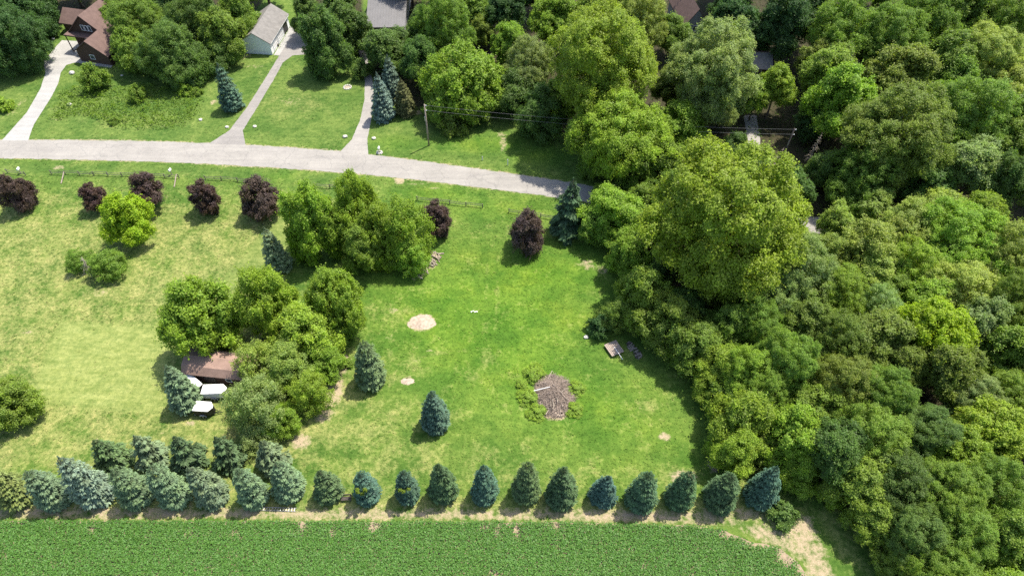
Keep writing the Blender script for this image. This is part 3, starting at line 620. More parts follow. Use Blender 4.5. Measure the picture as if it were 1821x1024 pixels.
for x, y, wd, lb in ((952,662,42,'blue-green bush above the brush pile'),(938,704,40,'bush on the left flank of the brush pile'),(953,732,38,'bush at the lower left foot of the brush pile'),(1022,690,36,'bush on the right flank of the brush pile'),(1020,728,34,'bush at the lower right foot of the brush pile'),(928,684,24,'small bright bush on the left flank of the brush pile')):
    bush(x, y, wd, 'p', 'br', lb, vs=.5, zc=.4, group='bushes around the brush pile')
bush(616,645,26,'t','md','small leafy shoot at the foot of the feathery tree')
bush(806,215,60,'t','ol','rough olive bush behind the utility pole', vs=.9, zc=.7)
bush(600,565,30,'t','md','low shrub under the feathery tree')

# ------------------------------------------------------------------ grass tufts, crop, undergrowth, weeds (uncountable stuff)
rs = np.random.RandomState(5)
def stuff(name, me): o = link(bpy.data.objects.new(name, me)); o['kind'] = 'stuff'; return o
def scatter(n, box):
    return rs.uniform(box[0], box[1], n), rs.uniform(box[2], box[3], n)
crop_poly = [(p.x, p.y) for p in gx([(-700,927),(0,927),(560,928),(1000,930),(1230,936),(1290,945),(1330,962),(1385,975),(1420,1005),(1440,1040),(1450,1120),(-700,1120)])]
road_poly = [(p.x, p.y) for p in gx(top)+gx(bot)[::-1]]
drv = [[(p.x, p.y) for p in gx(q)] for q in ([(3,252),(50,252),(60,222),(92,172),(104,148),(108,130),(118,116),(146,112),(150,92),(144,74),(110,72),(77,112),(81,130),(72,158),(48,200)],[(372,258),(437,260),(432,232),(455,195),(488,140),(503,112),(548,97),(548,72),(518,45),(478,130),(440,190),(408,232)],[(604,271),(655,275),(653,250),(661,210),(665,165),(655,112),(648,40),(640,40),(637,85),(641,112),(649,142),(640,215),(626,248)])]
X, Y = scatter(150000, (-100, 75, 33, 150))
mk = masks(X, Y)
ok = (mk['wood'] < .4) & ~pip(X, Y, crop_poly) & ~pip(X, Y, road_poly) & (rs.rand(len(X)) > mk['dirt']*1.25) & (rs.rand(len(X)) > mk['mow']*.96)
for d in drv: ok &= ~pip(X, Y, d)
X, Y = X[ok], Y[ok]; n = len(X)
clus = np.sin(X*.9+2*np.sin(Y*.5))*np.sin(Y*1.1+1.7*np.sin(X*.6))
h = (.13+.09*rs.rand(n)+.09*np.clip(clus, 0, 1))
sz = .07+.12*rs.rand(n); Pg = np.stack([X, Y, .02+.12*sz+.10*h*np.clip(clus, 0, 1)], 1)
V = leaves(rs, Pg, nrm(rs.normal(size=(n, 3))*.22+[0, 0, 1]), sz, sz*.75)
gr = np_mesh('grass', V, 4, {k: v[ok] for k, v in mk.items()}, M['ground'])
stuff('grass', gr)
# soybean rows: leaves in rows along x
rows = np.arange(21, 38.5, .50); Pc = []
for y in rows:
    m = 10500; x = rs.uniform(-75, 42, m); Pc.append(np.stack([x, y+rs.normal(size=m)*.165, rs.uniform(.30, .52, m)], 1))
Pc = np.concatenate(Pc); 
wob = .5*np.sin(Pc[:, 0]*.7)+.35*np.sin(Pc[:, 0]*1.9+1)
edge = pip(Pc[:, 0], Pc[:, 1]+wob*.12+rs.normal(size=len(Pc))*.12, crop_poly)
gapn = np.zeros(len(Pc))
for e in ((165,942,8,5),(540,935,8,16),(593,945,6,8),(665,937,14,8),(885,943,4,14),(920,945,8,14),(860,938,8,4),(905,932,12,3),(990,935,8,8),(1355,965,30,10),(1300,950,25,8),(1395,990,16,20),(1425,1010,12,20),(880,1020,10,6),(270,950,6,5),(340,948,8,5),(420,948,7,6)): gapn = np.maximum(gapn, soft_ell(Pc[:, 0]+rs.normal(size=len(Pc))*.22, Pc[:, 1]+rs.normal(size=len(Pc))*.16, *e))
Pc = Pc[edge & (rs.rand(len(Pc)) > gapn*1.15)]; k = len(Pc)
Nn = nrm(rs.normal(size=(k, 3))*.5+[0, 0, 1]); s = rs.uniform(.075, .125, k)
crop = stuff('soybean_crop', np_mesh('soybean_crop', leaves(rs, Pc, Nn, s, s*.72), 4, {'tone': rs.uniform(.82, 1.2, k), 'clump': rs.rand(k)}, M['crop']))
crop.color = (.082, .185, .040, 1)
flat('field_soil', gx([(-700,926),(0,926),(560,927),(1000,929),(1230,935),(1290,944),(1335,962),(1390,975),(1425,1005),(1445,1040),(1455,1120),(-700,1120)]), .008, 'soil', .12)
# weedy bank above the road
bank = [(p.x, p.y) for p in gx([(105,165),(150,150),(200,158),(330,150),(362,170),(352,205),(320,230),(215,228),(150,205),(92,215)])]
X, Y = scatter(60000, (-95, -40, 95, 135)); ok = pip(X+rs.normal(size=len(X))*.4, Y+rs.normal(size=len(X))*.4, bank); X, Y = X[ok], Y[ok]
cl = np.sin(X*1.3+np.sin(Y*.9)*2)*np.sin(Y*1.2+np.sin(X*.7)*2); keep = rs.rand(len(X)) < .35+.55*np.clip(cl+.3, 0, 1); X, Y, cl = X[keep], Y[keep], cl[keep]; k = len(X)
Pw = np.stack([X, Y, rs.uniform(.08, .40, k)+.85*np.clip(cl, 0, 1)*rs.rand(k)**.6], 1); s = rs.uniform(.13, .24, k)
wd = stuff('weeds', np_mesh('weeds', leaves(rs, Pw, nrm(rs.normal(size=(k, 3))*.6+[0, 0, .9]), s, s*.55), 4, {'tone': rs.uniform(.65, 1.25, k), 'clump': np.clip(.5+cl*.5, 0, 1)}, M['leaf'])); wd.color = (.135, .215, .030, 1)
# undergrowth on the woodland floor
wp = [[(p.x, p.y) for p in gx(q)] for q in WOOD]
X, Y = scatter(90000, (-110, 110, 30, 170)); ok = np.zeros(len(X), bool)
for q in wp: ok |= pip(X, Y, q)
ok &= ~pip(X, Y, road_poly)
for q in drv: ok &= ~pip(X, Y, q)
X, Y = X[ok], Y[ok]
cl = np.sin(X*.55+np.sin(Y*.4)*2)*np.sin(Y*.5+np.sin(X*.3)*2); keep = rs.rand(len(X)) < .30+.6*np.clip(cl, 0, 1); X, Y, cl = X[keep], Y[keep], cl[keep]; k = len(X)
Pw = np.stack([X, Y, .08+1.7*np.clip(cl+.15, 0, 1)*rs.rand(k)**.5], 1); s = rs.uniform(.14, .28, k)
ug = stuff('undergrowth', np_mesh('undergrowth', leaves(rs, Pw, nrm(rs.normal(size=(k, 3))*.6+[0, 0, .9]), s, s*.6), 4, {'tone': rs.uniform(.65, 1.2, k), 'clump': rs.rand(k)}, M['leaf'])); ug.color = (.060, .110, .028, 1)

# ------------------------------------------------------------------ buildings
def house(name, label, A, B, length, wall_h, ridge_h, wall, roof, over=.45, cat='house', side=1):
    """A,B: ground corners of the gable end facing the road; the ridge runs back from it"""
    u = (B-A); wdt = u.length; rz = math.atan2(u.y, u.x)
    t = thing(name, label, cat, (A.x, A.y, 0), rz)
    w = MB().prism([(0,0),(wdt,0),(wdt,wall_h),(wdt/2,ridge_h-.05),(0,wall_h)], 0, length).build('wall', wall, t)
    sl = (ridge_h-wall_h)/(wdt/2); th = .16
    for s in (0, 1):
        e = -over if s == 0 else wdt+over; ez = wall_h-over*sl
        MB().prism([(wdt/2,ridge_h),(e,ez),(e,ez+th),(wdt/2,ridge_h+th)] if s == 0 else [(wdt/2,ridge_h),(wdt/2,ridge_h+th),(e,ez+th),(e,ez)], -over, length+over).build('roof_slope', roof, t)
    return t, wdt
def window(par, c, w, h, axis='x', frame='white', panes=2, out=-1):
    """c: centre on a wall plane; axis: wall direction"""
    f = MB()
    def bx(cx, cz, dx, dz, dy, off): 
        if axis == 'x': return ((c[0]+cx, c[1]+off*out, c[2]+cz), (dx, dy, dz))
        return ((c[0]+off*out, c[1]+cx, c[2]+cz), (dy, dx, dz))
    for sx in (-1, 1): f.box(*bx(sx*w/2, 0, .08, h+.08, .07, .035))
    for sz in (-1, 1): f.box(*bx(0, sz*h/2, w-.08, .08, .07, .035))
    o = f.build('window', frame, par)
    for i in range(panes):
        pw = (w-.1)/panes
        MB().box(*bx(-w/2+.05+pw*(i+.5), 0, pw-.05, h-.1, .03, .018)).build('pane', 'glass', o)
    return o

# brown house: garage wing + main block + small wing
A, B = G(146,110), G(200,118)
t, wd_ = house('brown_house', 'brown wooden house with brown shingle roofs above the concrete driveway', A, B, 11.5, 2.7, 5.4, 'brownwall', 'shingle')
window(t, (wd_*.46, 0, 1.6), 1.1, 1.0)
MB().box((wd_/2, -.35, .09), (wd_+.3, .7, .18)).build('footing', 'concrete', t)
gd = MB().box((-.04, 5.0, 1.15), (.07, 4.6, 2.3)).build('garage_door', 'darkwood', t)
for i in range(3): MB().box((-.09, 5.0, .5+i*.55), (.03, 4.5, .04)).build('door_rail', 'brownwall', gd)
u = (B-A).normalized(); v = Vector((-u.y, u.x, 0))
def loc(par, p): return par.matrix_world.inverted() @ p
# main block, local frame of the house: x to the right, y away from the road
Rz = math.atan2(u.y, u.x)
def to_local(p): d = p-A; return Vector((d.dot(u), d.dot(v), p.z))
rp = to_local(G(139,30,8.2)); mx, my = rp.x, rp.y+.5; mw = 8.6; ml = 12
wl = MB().prism([(mx-mw/2,0),(mx+mw/2,0),(mx+mw/2,4.4),(mx,8.1),(mx-mw/2,4.4)], my, my+ml).build('wall', 'brownwall', t)
for s in (-1, 1):
    sl_ = 3.7/(mw/2); e = mx+s*(mw/2+.6); ez = 4.4-.6*sl_
    pr_ = [(mx,8.2),(e,ez),(e,ez+.18),(mx,8.38)]
    MB().prism(pr_ if s < 0 else pr_[::-1], my-.5, my+ml+.5).build('roof_slope', 'shingle', t)
MB().prism([(mx-mw/2-.8,3.9),(mx+mw/2,3.9),(mx+mw/2,4.05),(mx-mw/2-.8,4.05)], my-1.7, my).build('porch_roof', 'shingle', t)
for i in range(3): window(t, (mx-.9+i*.9, my, 5.3), .7, 1.2, panes=1)
for i in range(2): window(t, (mx-1.4+i*.9, my, 2.0), .7, 1.5, panes=1)
for i in range(3): MB().box((mx-mw/2-.6+i*3.4, my-1.55, 1.95), (.16, .16, 3.9)).build('porch_post', 'brownwall', t)
dk = MB().box((mx-.8, my-1.6, .35), (4.2, 2.9, .14)).build('porch_deck', 'oldwood', t)
rl = MB().box((mx-.8, my-3.0, 1.25), (4.2, .08, .1)).build('porch_rail', 'white', t)
for i in range(15): MB().box((mx-2.8+i*.28, my-3.0, .8), (.06, .05, .8)).build('baluster', 'white', rl)
sw = MB().prism([(0,0),(5,0),(5,2.8),(2.5,4.6),(0,2.8)], 0, 7)
sw.v = [(mx-mw/2-7+y, my+5+x, z) for x, y, z in sw.v]; sw.build('side_wing_wall', 'brownwall', t)
for s in (0, 1):
    q = MB().prism([(2.5,4.66),(-.5,2.46),(-.5,2.62),(2.5,4.82)] if s == 0 else [(2.5,4.66),(2.5,4.82),(5.5,2.62),(5.5,2.46)], -.4, 7)
    q.v = [(mx-mw/2-7+y, my+5+x, z) for x, y, z in q.v]; q.build('side_wing_roof', 'shingle', t)
MB().box((mx+.6, my+8, 8.6), (.7, .9, 2.0)).build('chimney', 'greywall', t)

# white garage
A, B, D = G(434.5,95), G(485,98), G(515.6,47.3)
ax = (D-B).normalized(); L_ = (D-B).length; pu = Vector((ax.y, -ax.x, 0)); wdt = (B-A).length
A2 = B-pu*wdt
t, wd_ = house('white_garage', 'white garage with grey shingle roof and an open bay', A2, B, L_, 2.9, 5.0, 'whitewall', 'shingle2', .35, 'garage')
for k, (y0, op) in enumerate(((1.4, 0), (4.6, 0), (8.2, 1))):
    d_ = MB().box((wd_+(.03 if not op else .02), y0+1.3, 1.1), (.05, 2.6, 2.2)).build('garage_door' if not op else 'bay_shade_panel', 'white' if not op else 'black', t)  # black panel on the wall paints the dark inside of the open bay
    if not op:
        for i in range(3): MB().box((wd_+.065, y0+1.3, .5+i*.55), (.03, 2.5, .04)).build('door_rail', 'greywall', d_)
    for yy in (y0-.08, y0+2.68): MB().box((wd_+.05, yy, 1.15), (.09, .12, 2.3)).build('door_trim', 'white', t)
MB().box((wd_+.3, L_/2, 2.70), (.14, L_, .12)).build('gutter', 'white', t)
b = G(494.5, 83); t = thing('dark_planter', 'small dark tub on the apron in front of the white garage', 'planter', (b.x, b.y, .03))
MB().tube([(0,0,0),(0,0,.5),(0,0,.55)], [.22,.32,.30], 10).build('tub', 'darkwood', t); MB().tube([(0,0,.5),(0,0,.56)], [.27,.05], 10).build('soil', 'soil', t)

# grey metal-roofed barn
p = G(656,76)
t = thing('metal_roof_barn', 'grey barn with ribbed metal roof among the trees at the gravel driveway', 'barn', (p.x, p.y+1.5, 0), math.radians(1))
bw_, bl_ = 8.0, 22.0
MB().box((bw_/2, bl_/2, 1.5), (bw_, bl_, 3.0)).build('wall', 'greywall', t)
q = MB().prism([(-.5,2.9),(bl_/2,6.6),(bl_/2,6.75),(-.5,3.05)], -.4, bw_+.4); q.v = [(y, x, z) for x, y, z in q.v]
rf = q.build('roof_slope', 'metalroof', t)
for i in range(15):
    x = -.3+i*(bw_+.6)/14; g_ = MB().prism([(-.5,3.05),(bl_/2,6.75),(bl_/2,6.81),(-.5,3.11)], x-.04, x+.04); g_.v = [(yy, xx, z) for xx, yy, z in g_.v]; g_.build('roof_rib', 'metalroof', rf)
q = MB().prism([(bl_+.5,2.9),(bl_/2,6.6),(bl_/2,6.75),(bl_+.5,3.05)], -.4, bw_+.4); q.v = [(y, x, z) for x, y, z in q.v]; q.build('roof_slope', 'metalroof', t)

# houses in the far woods
p = G(1244,18,8.0); A, B = Vector((p.x-2.6, p.y, 0)), Vector((p.x+2.6, p.y+.6, 0))
t, wd_ = house('gabled_house', 'brown roofed house with grey gable hidden in the far woods', A, B, 12, 4.4, 8.0, 'greywall', 'shingle', .3)
window(t, (wd_/2, 0, 3.6), 1.0, 1.2)
p = G(1326,92,4.4); q2 = G(1372,94,4.4)
t = thing('dark_roof_cabin', 'low cabin with dark brown roof glimpsed between tree crowns', 'cabin', (p.x, p.y-3.4, 0), math.atan2(q2.y-p.y, q2.x-p.x))
cw = (q2-p).length
MB().box((cw/2, 3.4, 1.3), (cw-.4, 6.2, 2.6)).build('wall', 'brownwall', t)
for s in (-1, 1):
    g_ = MB().prism([(3.4,4.3),(3.4+s*3.6,2.5),(3.4+s*3.6,2.65),(3.4,4.45)], 0, cw); g_.v = [(yy, xx, z) for xx, yy, z in g_.v]; g_.build('roof_slope', 'shingle2', t)
MB().box((cw/2, 3.4, 4.46), (cw, .25, .06)).build('ridge_cap', 'shingle', t)
window(t, (cw*.5, .3, 1.5), 1.2, .9)

# gambrel shed by the trailers
e0, e1 = G(323,665,2.2), G(383,671.5,2.2)
du = (e1-e0); rz = math.atan2(du.y, du.x); Ls = 10.2
t = thing('gambrel_shed', 'brown shed with faded gambrel roof under the grove', 'shed', (e0.x, e0.y, 0), rz)
prof = [(0,2.2),(.75,3.2),(2.2,3.65),(3.65,3.2),(4.4,2.2)]
w_ = MB().prism([(.3,0),(4.1,0),(4.1,2.35),(3.6,3.12),(2.2,3.55),(.8,3.12),(.3,2.35)], .25, Ls-.25); w_.v = [(y, x, z) for x, y, z in w_.v]; w_.build('wall', 'brownwall', t)
for (x0, z0), (x1, z1) in zip(prof[:-1], prof[1:]):
    g_ = MB().prism([(x0,z0),(x1,z1),(x1,z1+.1),(x0,z0+.1)], 0, Ls); g_.v = [(yy, xx, z) for xx, yy, z in g_.v]; g_.build('roof_slope', 'shingle3', t)
dd = MB().box((3.6, .27, 1.0), (1.6, .06, 1.9)).build('shed_door', 'darkwood', t); MB().box((4.2, .22, 1.0), (.05, .06, .15)).build('handle', 'steel', dd)
window(t, (6.4, .30, 1.4), .8, .7)

# ------------------------------------------------------------------ trailers
def wheel(par, x, y, r):
    w_ = MB().tube([(x, y-.09, r), (x, y-.06, r), (x, y+.06, r), (x, y+.09, r)], [r*.88, r, r, r*.88], 18).build('wheel', 'rubber', par, smooth=False)
    MB().tube([(x, y-.105, r), (x, y+.105, r)], [r*.5, r*.5], 12).build('rim', 'steel', w_)
def cargo(label, p, rz, L, W, H, side, roundy=0.0, nose=.45):
    t = thing('cargo_trailer', label, 'trailer', (p.x, p.y, 0), rz, 'white trailers beside the shed'); z0 = .42
    out = [(-L/2,-W/2),(L/2-nose,-W/2),(L/2,-W*.12),(L/2,W*.12),(L/2-nose,W/2),(-L/2,W/2)]
    mb = MB(); 
    for z in (z0, z0+H): mb.v += [(x, y, z) for x, y in out]
    m = len(out); mb.f.append(tuple(reversed(range(m)))); mb.f.append(tuple(range(m, 2*m))); mb.f += [(i, (i+1) % m, m+(i+1) % m, m+i) for i in range(m)]
    mb.build('body', side, t, bevel=roundy if roundy else .03)
    rb = MB(); ov = .03
    for z, s in ((z0+H+.004, 1.02), (z0+H+.07, 1.0)): rb.v += [(x*s, y*s, z) for x, y in out]
    rb.f.append(tuple(reversed(range(m)))); rb.f.append(tuple(range(m, 2*m))); rb.f += [(i, (i+1) % m, m+(i+1) % m, m+i) for i in range(m)]
    rf = rb.build('roof', 'white', t)
    MB().box((-L*.2, 0, z0+H+.11), (.36, .36, .10)).build('roof_vent', 'white', rf)
    MB().box((-L/2-.03, 0, z0+H*.5), (.04, W*.86, H*.86)).build('rear_door', 'black' if side == 'black' else 'white', t)
    for s in (-1, 1):
        wheel(t, -.15, s*(W/2+.12), .30)
        MB().tube([(-.58, s*(W/2+.13), .42), (-.42, s*(W/2+.13), .66), (.12, s*(W/2+.13), .66), (.28, s*(W/2+.13), .42)], .11, 6).build('fender', 'steel', t)
    MB().tube([(L/2-.4, -W*.3, .40), (L/2+.55, 0, .40), (L/2+.95, 0, .40)], .05, 6).tube([(L/2-.4, W*.3, .40), (L/2+.55, 0, .40)], .05, 6).build('tongue', 'black', t)
    MB().tube([(L/2+.6, .08, .02), (L/2+.6, .08, .75)], .035, 6).build('jack', 'steel', t)
    MB().box((-L/2-.1, 0, .36), (.16, W, .08)).build('bumper', 'steel', t)
    return t
cargo('small white roofed trailer with black sides and a silver fender, on the grass', G(369,733), math.radians(-4), 2.5, 1.5, 1.15, 'black')
cargo('all white round cornered trailer under the willow beside the shed', G(388,703), math.radians(2), 3.3, 1.5, 1.25, 'white', .16, .6)
t_ = cargo('white trailer with a black end panel half behind the pale blue spruce', G(347,692), math.radians(-38), 3.0, 1.75, 1.3, 'black', .0, .05)

# ------------------------------------------------------------------ split-rail fences
def fence(label, a, b, braces=()):
    p, q = G(*a), G(*b); d = q-p; n = max(1, round(d.length/2.6)); rz = math.atan2(d.y, d.x)
    t = thing('split_rail_fence', label, 'fence', (p.x, p.y, 0), rz, 'split-rail fences along the road'); st = d.length/n
    pm = MB().box((0,0,.48), (.14,.12,.96)).mesh('post', 'railwood', .015); rm = MB().box((0,0,0), (st+.15,.07,.10)).mesh('rail', 'railwood', .02)
    for i in range(n+1):
        o = link(bpy.data.objects.new('post', pm), t); o.location = (i*st, 0, 0); o.rotation_euler = (RN.uniform(-.05,.05), RN.uniform(-.05,.05), 0)
    for i in range(n):
        for z in (.40, .78):
            o = link(bpy.data.objects.new('rail', rm), t); o.location = ((i+.5)*st, .09 if i % 2 else -.09, z); o.rotation_euler = (0, RN.uniform(-.03,.03), 0)
    for (bx, by), (ex, ey) in braces:
        P_, Q_ = G(bx, by), G(ex, ey); P_ = P_-p; Q_ = Q_-p
        R_ = Matrix.Rotation(-rz, 3, 'Z'); P_, Q_ = R_@P_, R_@Q_
        MB().tube([(P_.x, P_.y, .95), (Q_.x, Q_.y, .06)], [.085, .10], 6).build('fallen_rail', 'oldwood', t)
fence('short split-rail fence beside the white mailbox and first purple maple', (14,307.5), (46,312))
fence('long grey split-rail fence with two fallen slanted rails', (92,310), (319,317), (((118,313),(109,327)), ((317,317),(310,333))))
fence('split-rail fence between two purple maples along the road', (366,319), (452,325))
fence('short split-rail fence half hidden by the tall leafy clump', (560,332), (614,338))
fence('split-rail fence behind the slim purple maple', (742,356), (858,370))
fence('split-rail fence behind the tall purple maple near the woods', (905,378), (990,391))

# ------------------------------------------------------------------ utility poles and wires
def pole(label, px, py, h, lean=0.0):
    p = G(px, py); t = thing('utility_pole', label, 'utility pole', (p.x, p.y, 0), 0, 'utility poles')
    MB().tube([(0,0,-.2),(lean*.5,0,h*.5),(lean,0,h)], [.17,.145,.11], 10).build('post', 'darkwood' if lean else 'oldwood', t, smooth=True)  # leaning pole takes darker wood, its shade put into the colour
    for z in (h-.25, h-1.3):
        MB().tube([(lean,0,z),(lean+.28,0,z)], .05, 6).build('bracket', 'steel', t); MB().tube([(lean+.28,0,z-.08),(lean+.28,0,z+.02),(lean+.28,0,z+.12)], [.07,.09,.05], 8).build('insulator', 'white', t)
    MB().tube([(lean-.16,-.1,h*.62),(lean-.16,-.1,h*.72)], .09, 8).build('meter_can', 'steel', t)
    return p, h, lean
p1 = pole('wooden utility pole at the edge of the trees beside the road', 763, 259, 9.2)
p2 = pole('leaning utility pole in the shade behind the huge yellow-green tree', 1382, 302, 9.2, .3)
for j, (z1, z2) in enumerate(((p1[1]-.2, p2[1]-.2), (p1[1]-1.25, p2[1]-1.25))):
    a = p1[0]+Vector((.28, 0, z1)); b = p2[0]+Vector((.58, 0, z2)); pts = []
    for i in range(25):
        k = i/24; q = a.lerp(b, k); q.z -= 4*1.0*k*(1-k); pts.append(q-a)
    o = MB().tube(pts, .014, 5).build('power_line', 'wire'); o.location = a
    tag(o, ('upper' if j == 0 else 'lower')+' power line strung between the two utility poles', 'power line')
p = G(1205,22); t = thing('antenna_mast', 'white rooftop-style antenna on a thin mast above the far trees', 'antenna', (p.x, p.y-4, 0))
MB().tube([(0,0,0),(0,0,13.2)], [.06,.035], 8).build('mast', 'steel', t); bo = MB().tube([(-3.2,0,13.1),(1.6,0,13.1)], .04, 6).build('boom', 'white', t)
for i in range(12): MB().tube([(-1.6+i*.28,-.5,13.1),(-1.6+i*.28,.5,13.1)], .025, 5).build('element', 'white', bo)
MB().tube([(.0,-.1,11.6),(.25,-.15,12.2)], [.16,.10], 8).build('rotor_box', 'white', t)

# ------------------------------------------------------------------ mailboxes, markers, rocks
def mailbox(label, px, py, base=False):
    p = G(px, py); t = thing('mailbox', label, 'mailbox', (p.x, p.y, 0), RN.uniform(-.2,.2), 'roadside mailboxes')
    MB().box((0,0,.5), (.12,.12,1.0)).build('post', 'oldwood', t, bevel=.01)
    prof_ = [(-.16,0),(.16,0),(.16,.2)]+[(.16*math.cos(a*math.pi/6), .2+.16*math.sin(a*math.pi/6)) for a in range(1, 6)]+[(-.16,.2)]
    bx_ = MB().prism([(x, z+1.0) for x, z in prof_], -.32, .32).build('box', 'white', t)
    MB().box((.18,.1,1.32), (.02,.05,.22)).build('flag', 'black', bx_)
    if base:
        for i in range(7):
            a = i*.9; MB().tube([(math.cos(a)*.45, math.sin(a)*.4, 0), (math.cos(a)*.4, math.sin(a)*.36, .2), (math.cos(a)*.3, math.sin(a)*.3, .32)], [.24,.2,.08], 7).build('stone', 'rock', t)
mailbox('white mailbox by the short fence and first purple maple', 38, 309)
mailbox('white mailbox at the end of the long fence', 306, 311)
mailbox('mailbox on a stone base at the mouth of the gravel driveway', 675, 272, True)
def marker(label, px, py, h):
    p = G(px, py); t = thing('marker_post', label, 'post', (p.x, p.y, 0), 0, 'white roadside markers')
    MB().box((0,0,h/2), (.16,.12,h)).build('post', 'white', t, bevel=.01); MB().box((0,0,h+.03), (.18,.14,.06)).build('cap', 'steel', t)
marker('white marker post on the verge by the shaded road', 903, 294, 1.3)
marker('short white utility pedestal on the verge beside the road', 858, 285, .8)
def rock(label, px, py, wpx, hz=.7, group=None):
    p = G(px, py); r = wpx/2/ppm(p); rr = random.Random(px*7+py)
    bm = bmesh.new(); bmesh.ops.create_icosphere(bm, subdivisions=2, radius=1)
    for v_ in bm.verts:
        k = 1+rr.uniform(-.16,.16); v_.co = Vector((v_.co.x*r*k, v_.co.y*r*k*.85, v_.co.z*r*hz*k+r*hz*.55))
    me = bpy.data.meshes.new('rock'); bm.to_mesh(me); bm.free(); me.materials.append(M['rock'])
    o = link(bpy.data.objects.new('rock', me)); o.location = (p.x, p.y, 0); tag(o, label, 'rock', group)
for x, y, wd, lb in ((129,131,10,'pale boulder on the lawn beside the concrete driveway'),(453,226,7,'pale rock on the right verge of the asphalt driveway mouth'),(404,227,7,'flat pale rock on the left verge of the asphalt driveway mouth'),(614,244,9,'pale rock on the left verge of the gravel driveway mouth'),(665,247,8,'pale rock on the right verge of the gravel driveway mouth'),(124,187,8,'pale rock in the weedy bank by the concrete drive'),(357,214,7,'slim pale stone below the weedy bank'),(1042,600,9,'pale rock against the dark bush'),(217,135,5,'small pale rock on the lawn below the brown house'),(95,70,6,'small rock at the top of the concrete driveway')):
    rock(lb, x, y, wd, .6)
p = G(618,156); t = thing('fire_ring', 'ring of stones around ash on the mown lawn by the gravel drive', 'fire ring', (p.x, p.y, 0))
for i in range(11):
    a = i*6.283/11; MB().tube([(math.cos(a)*.75, math.sin(a)*.75, 0), (math.cos(a)*.75, math.sin(a)*.75, .16), (math.cos(a)*.72, math.sin(a)*.72, .24)], [.2,.19,.08], 7).build('stone', 'rock', t)
MB().tube([(0,0,.0),(0,0,.05)], [.6,.5], 12).build('ash', 'sand', t)

# ------------------------------------------------------------------ sand heap, brush pile, platform, wood piles
def heap(px, py, rx, ry, h, name, mat, seed, noisy=.18, parent=None):
    p = G(px, py); s = ppm(p); a = rx/s; b = abs(G(px, py+ry).y-p.y); r_ = random.Random(seed); mb = MB(); nr, na = 9, 40
    ph = [r_.uniform(0, 6.28) for _ in range(5)]
    lob = lambda an: 1+noisy*(math.sin(2*an+ph[0])*.5+math.sin(3*an+ph[1])*.4+math.sin(5*an+ph[2])*.3+math.sin(9*an+ph[3])*.2)
    mb.v.append((0, 0, h))
    for i in range(1, nr+1):
        k = i/nr
        for j in range(na):
            an = 6.283*j/na; z = h*(math.cos(k*math.pi)+1)/2*r_.uniform(.9, 1.08) if i < nr else -.03
            mb.v.append((math.cos(an)*a*k*lob(an), math.sin(an)*b*k*lob(an), z))
    mb.f += [(0, 1+j, 1+(j+1) % na) for j in range(na)]
    for i in range(nr-1):
        for j in range(na): mb.f.append((1+i*na+j, 1+(i+1)*na+j, 1+(i+1)*na+(j+1) % na, 1+i*na+(j+1) % na))
    o = mb.build(name, mat, parent, smooth=True)
    if parent is None: o.location = (p.x, p.y, 0)
    return o, p, a, b
o, *_ = heap(750,573,25,16,.22,'sand_heap','sand',3); tag(o, 'pale low heap of sand and wood chips on the green lawn', 'sand heap')
o, *_ = heap(725,678,13,7,.10,'sand_heap','sand',4); tag(o, 'small tan sand patch on the lawn near the lone spruce', 'sand heap')
p = G(985,704); t = thing('brush_pile', 'large grey pile of cut branches ringed by green bushes', 'brush pile', (p.x, p.y, 0))
o, _, a_, b_ = heap(985,702,36,38,1.0,'pile_core','twig',9,.15,t)
mb = MB(); r_ = random.Random(31)
def stick(mb, rmax, l, rad, zf=1.0):
    k = math.sqrt(r_.random())*rmax; an = r_.uniform(0, 6.28); x, y = math.cos(an)*a_*k, math.sin(an)*b_*k
    z = 1.0*(math.cos(min(k,1)*math.pi)+1)/2+r_.uniform(.02,.30)*zf; d_ = r_.uniform(0, 6.28); tl = r_.uniform(-.35,.35)
    dx, dy, dz = math.cos(d_)*l/2, math.sin(d_)*l/2, math.sin(tl)*l/2
    z = max(z, abs(dz)+.03); bx_, by_ = r_.uniform(-.1,.1)*l, r_.uniform(-.1,.1)*l
    mb.tube([(x-dx,y-dy,z-dz),(x+bx_,y+by_,z+.04),(x+dx,y+dy,z+dz)], [rad, rad*.8, rad*.35], 4, False)
for i in range(2600): stick(mb, 1.0, r_.uniform(.4,1.4), r_.uniform(.012,.03))
o = mb.build('twigs', 'twig', t); o['kind'] = 'stuff'
for i in range(34):
    m_ = MB(); stick(m_, .9, r_.uniform(1.2,2.4), r_.uniform(.035,.06), 1.4); m_.build('branch', 'pale_bark' if i % 2 else 'oldwood', t)
MB().tube([(-a_*1.05,.35,.75),(-a_*.2,.75,1.2)], [.06,.045], 6).build('pale_branch', 'white', t)
for i in range(7): MB().box((r_.uniform(-.6,.9), -b_*r_.uniform(.78,.98), .18), (r_.uniform(.4,.8), r_.uniform(.3,.5), .25), r_.uniform(0,3)).build('wood_chunk', 'sand', t, bevel=.06)
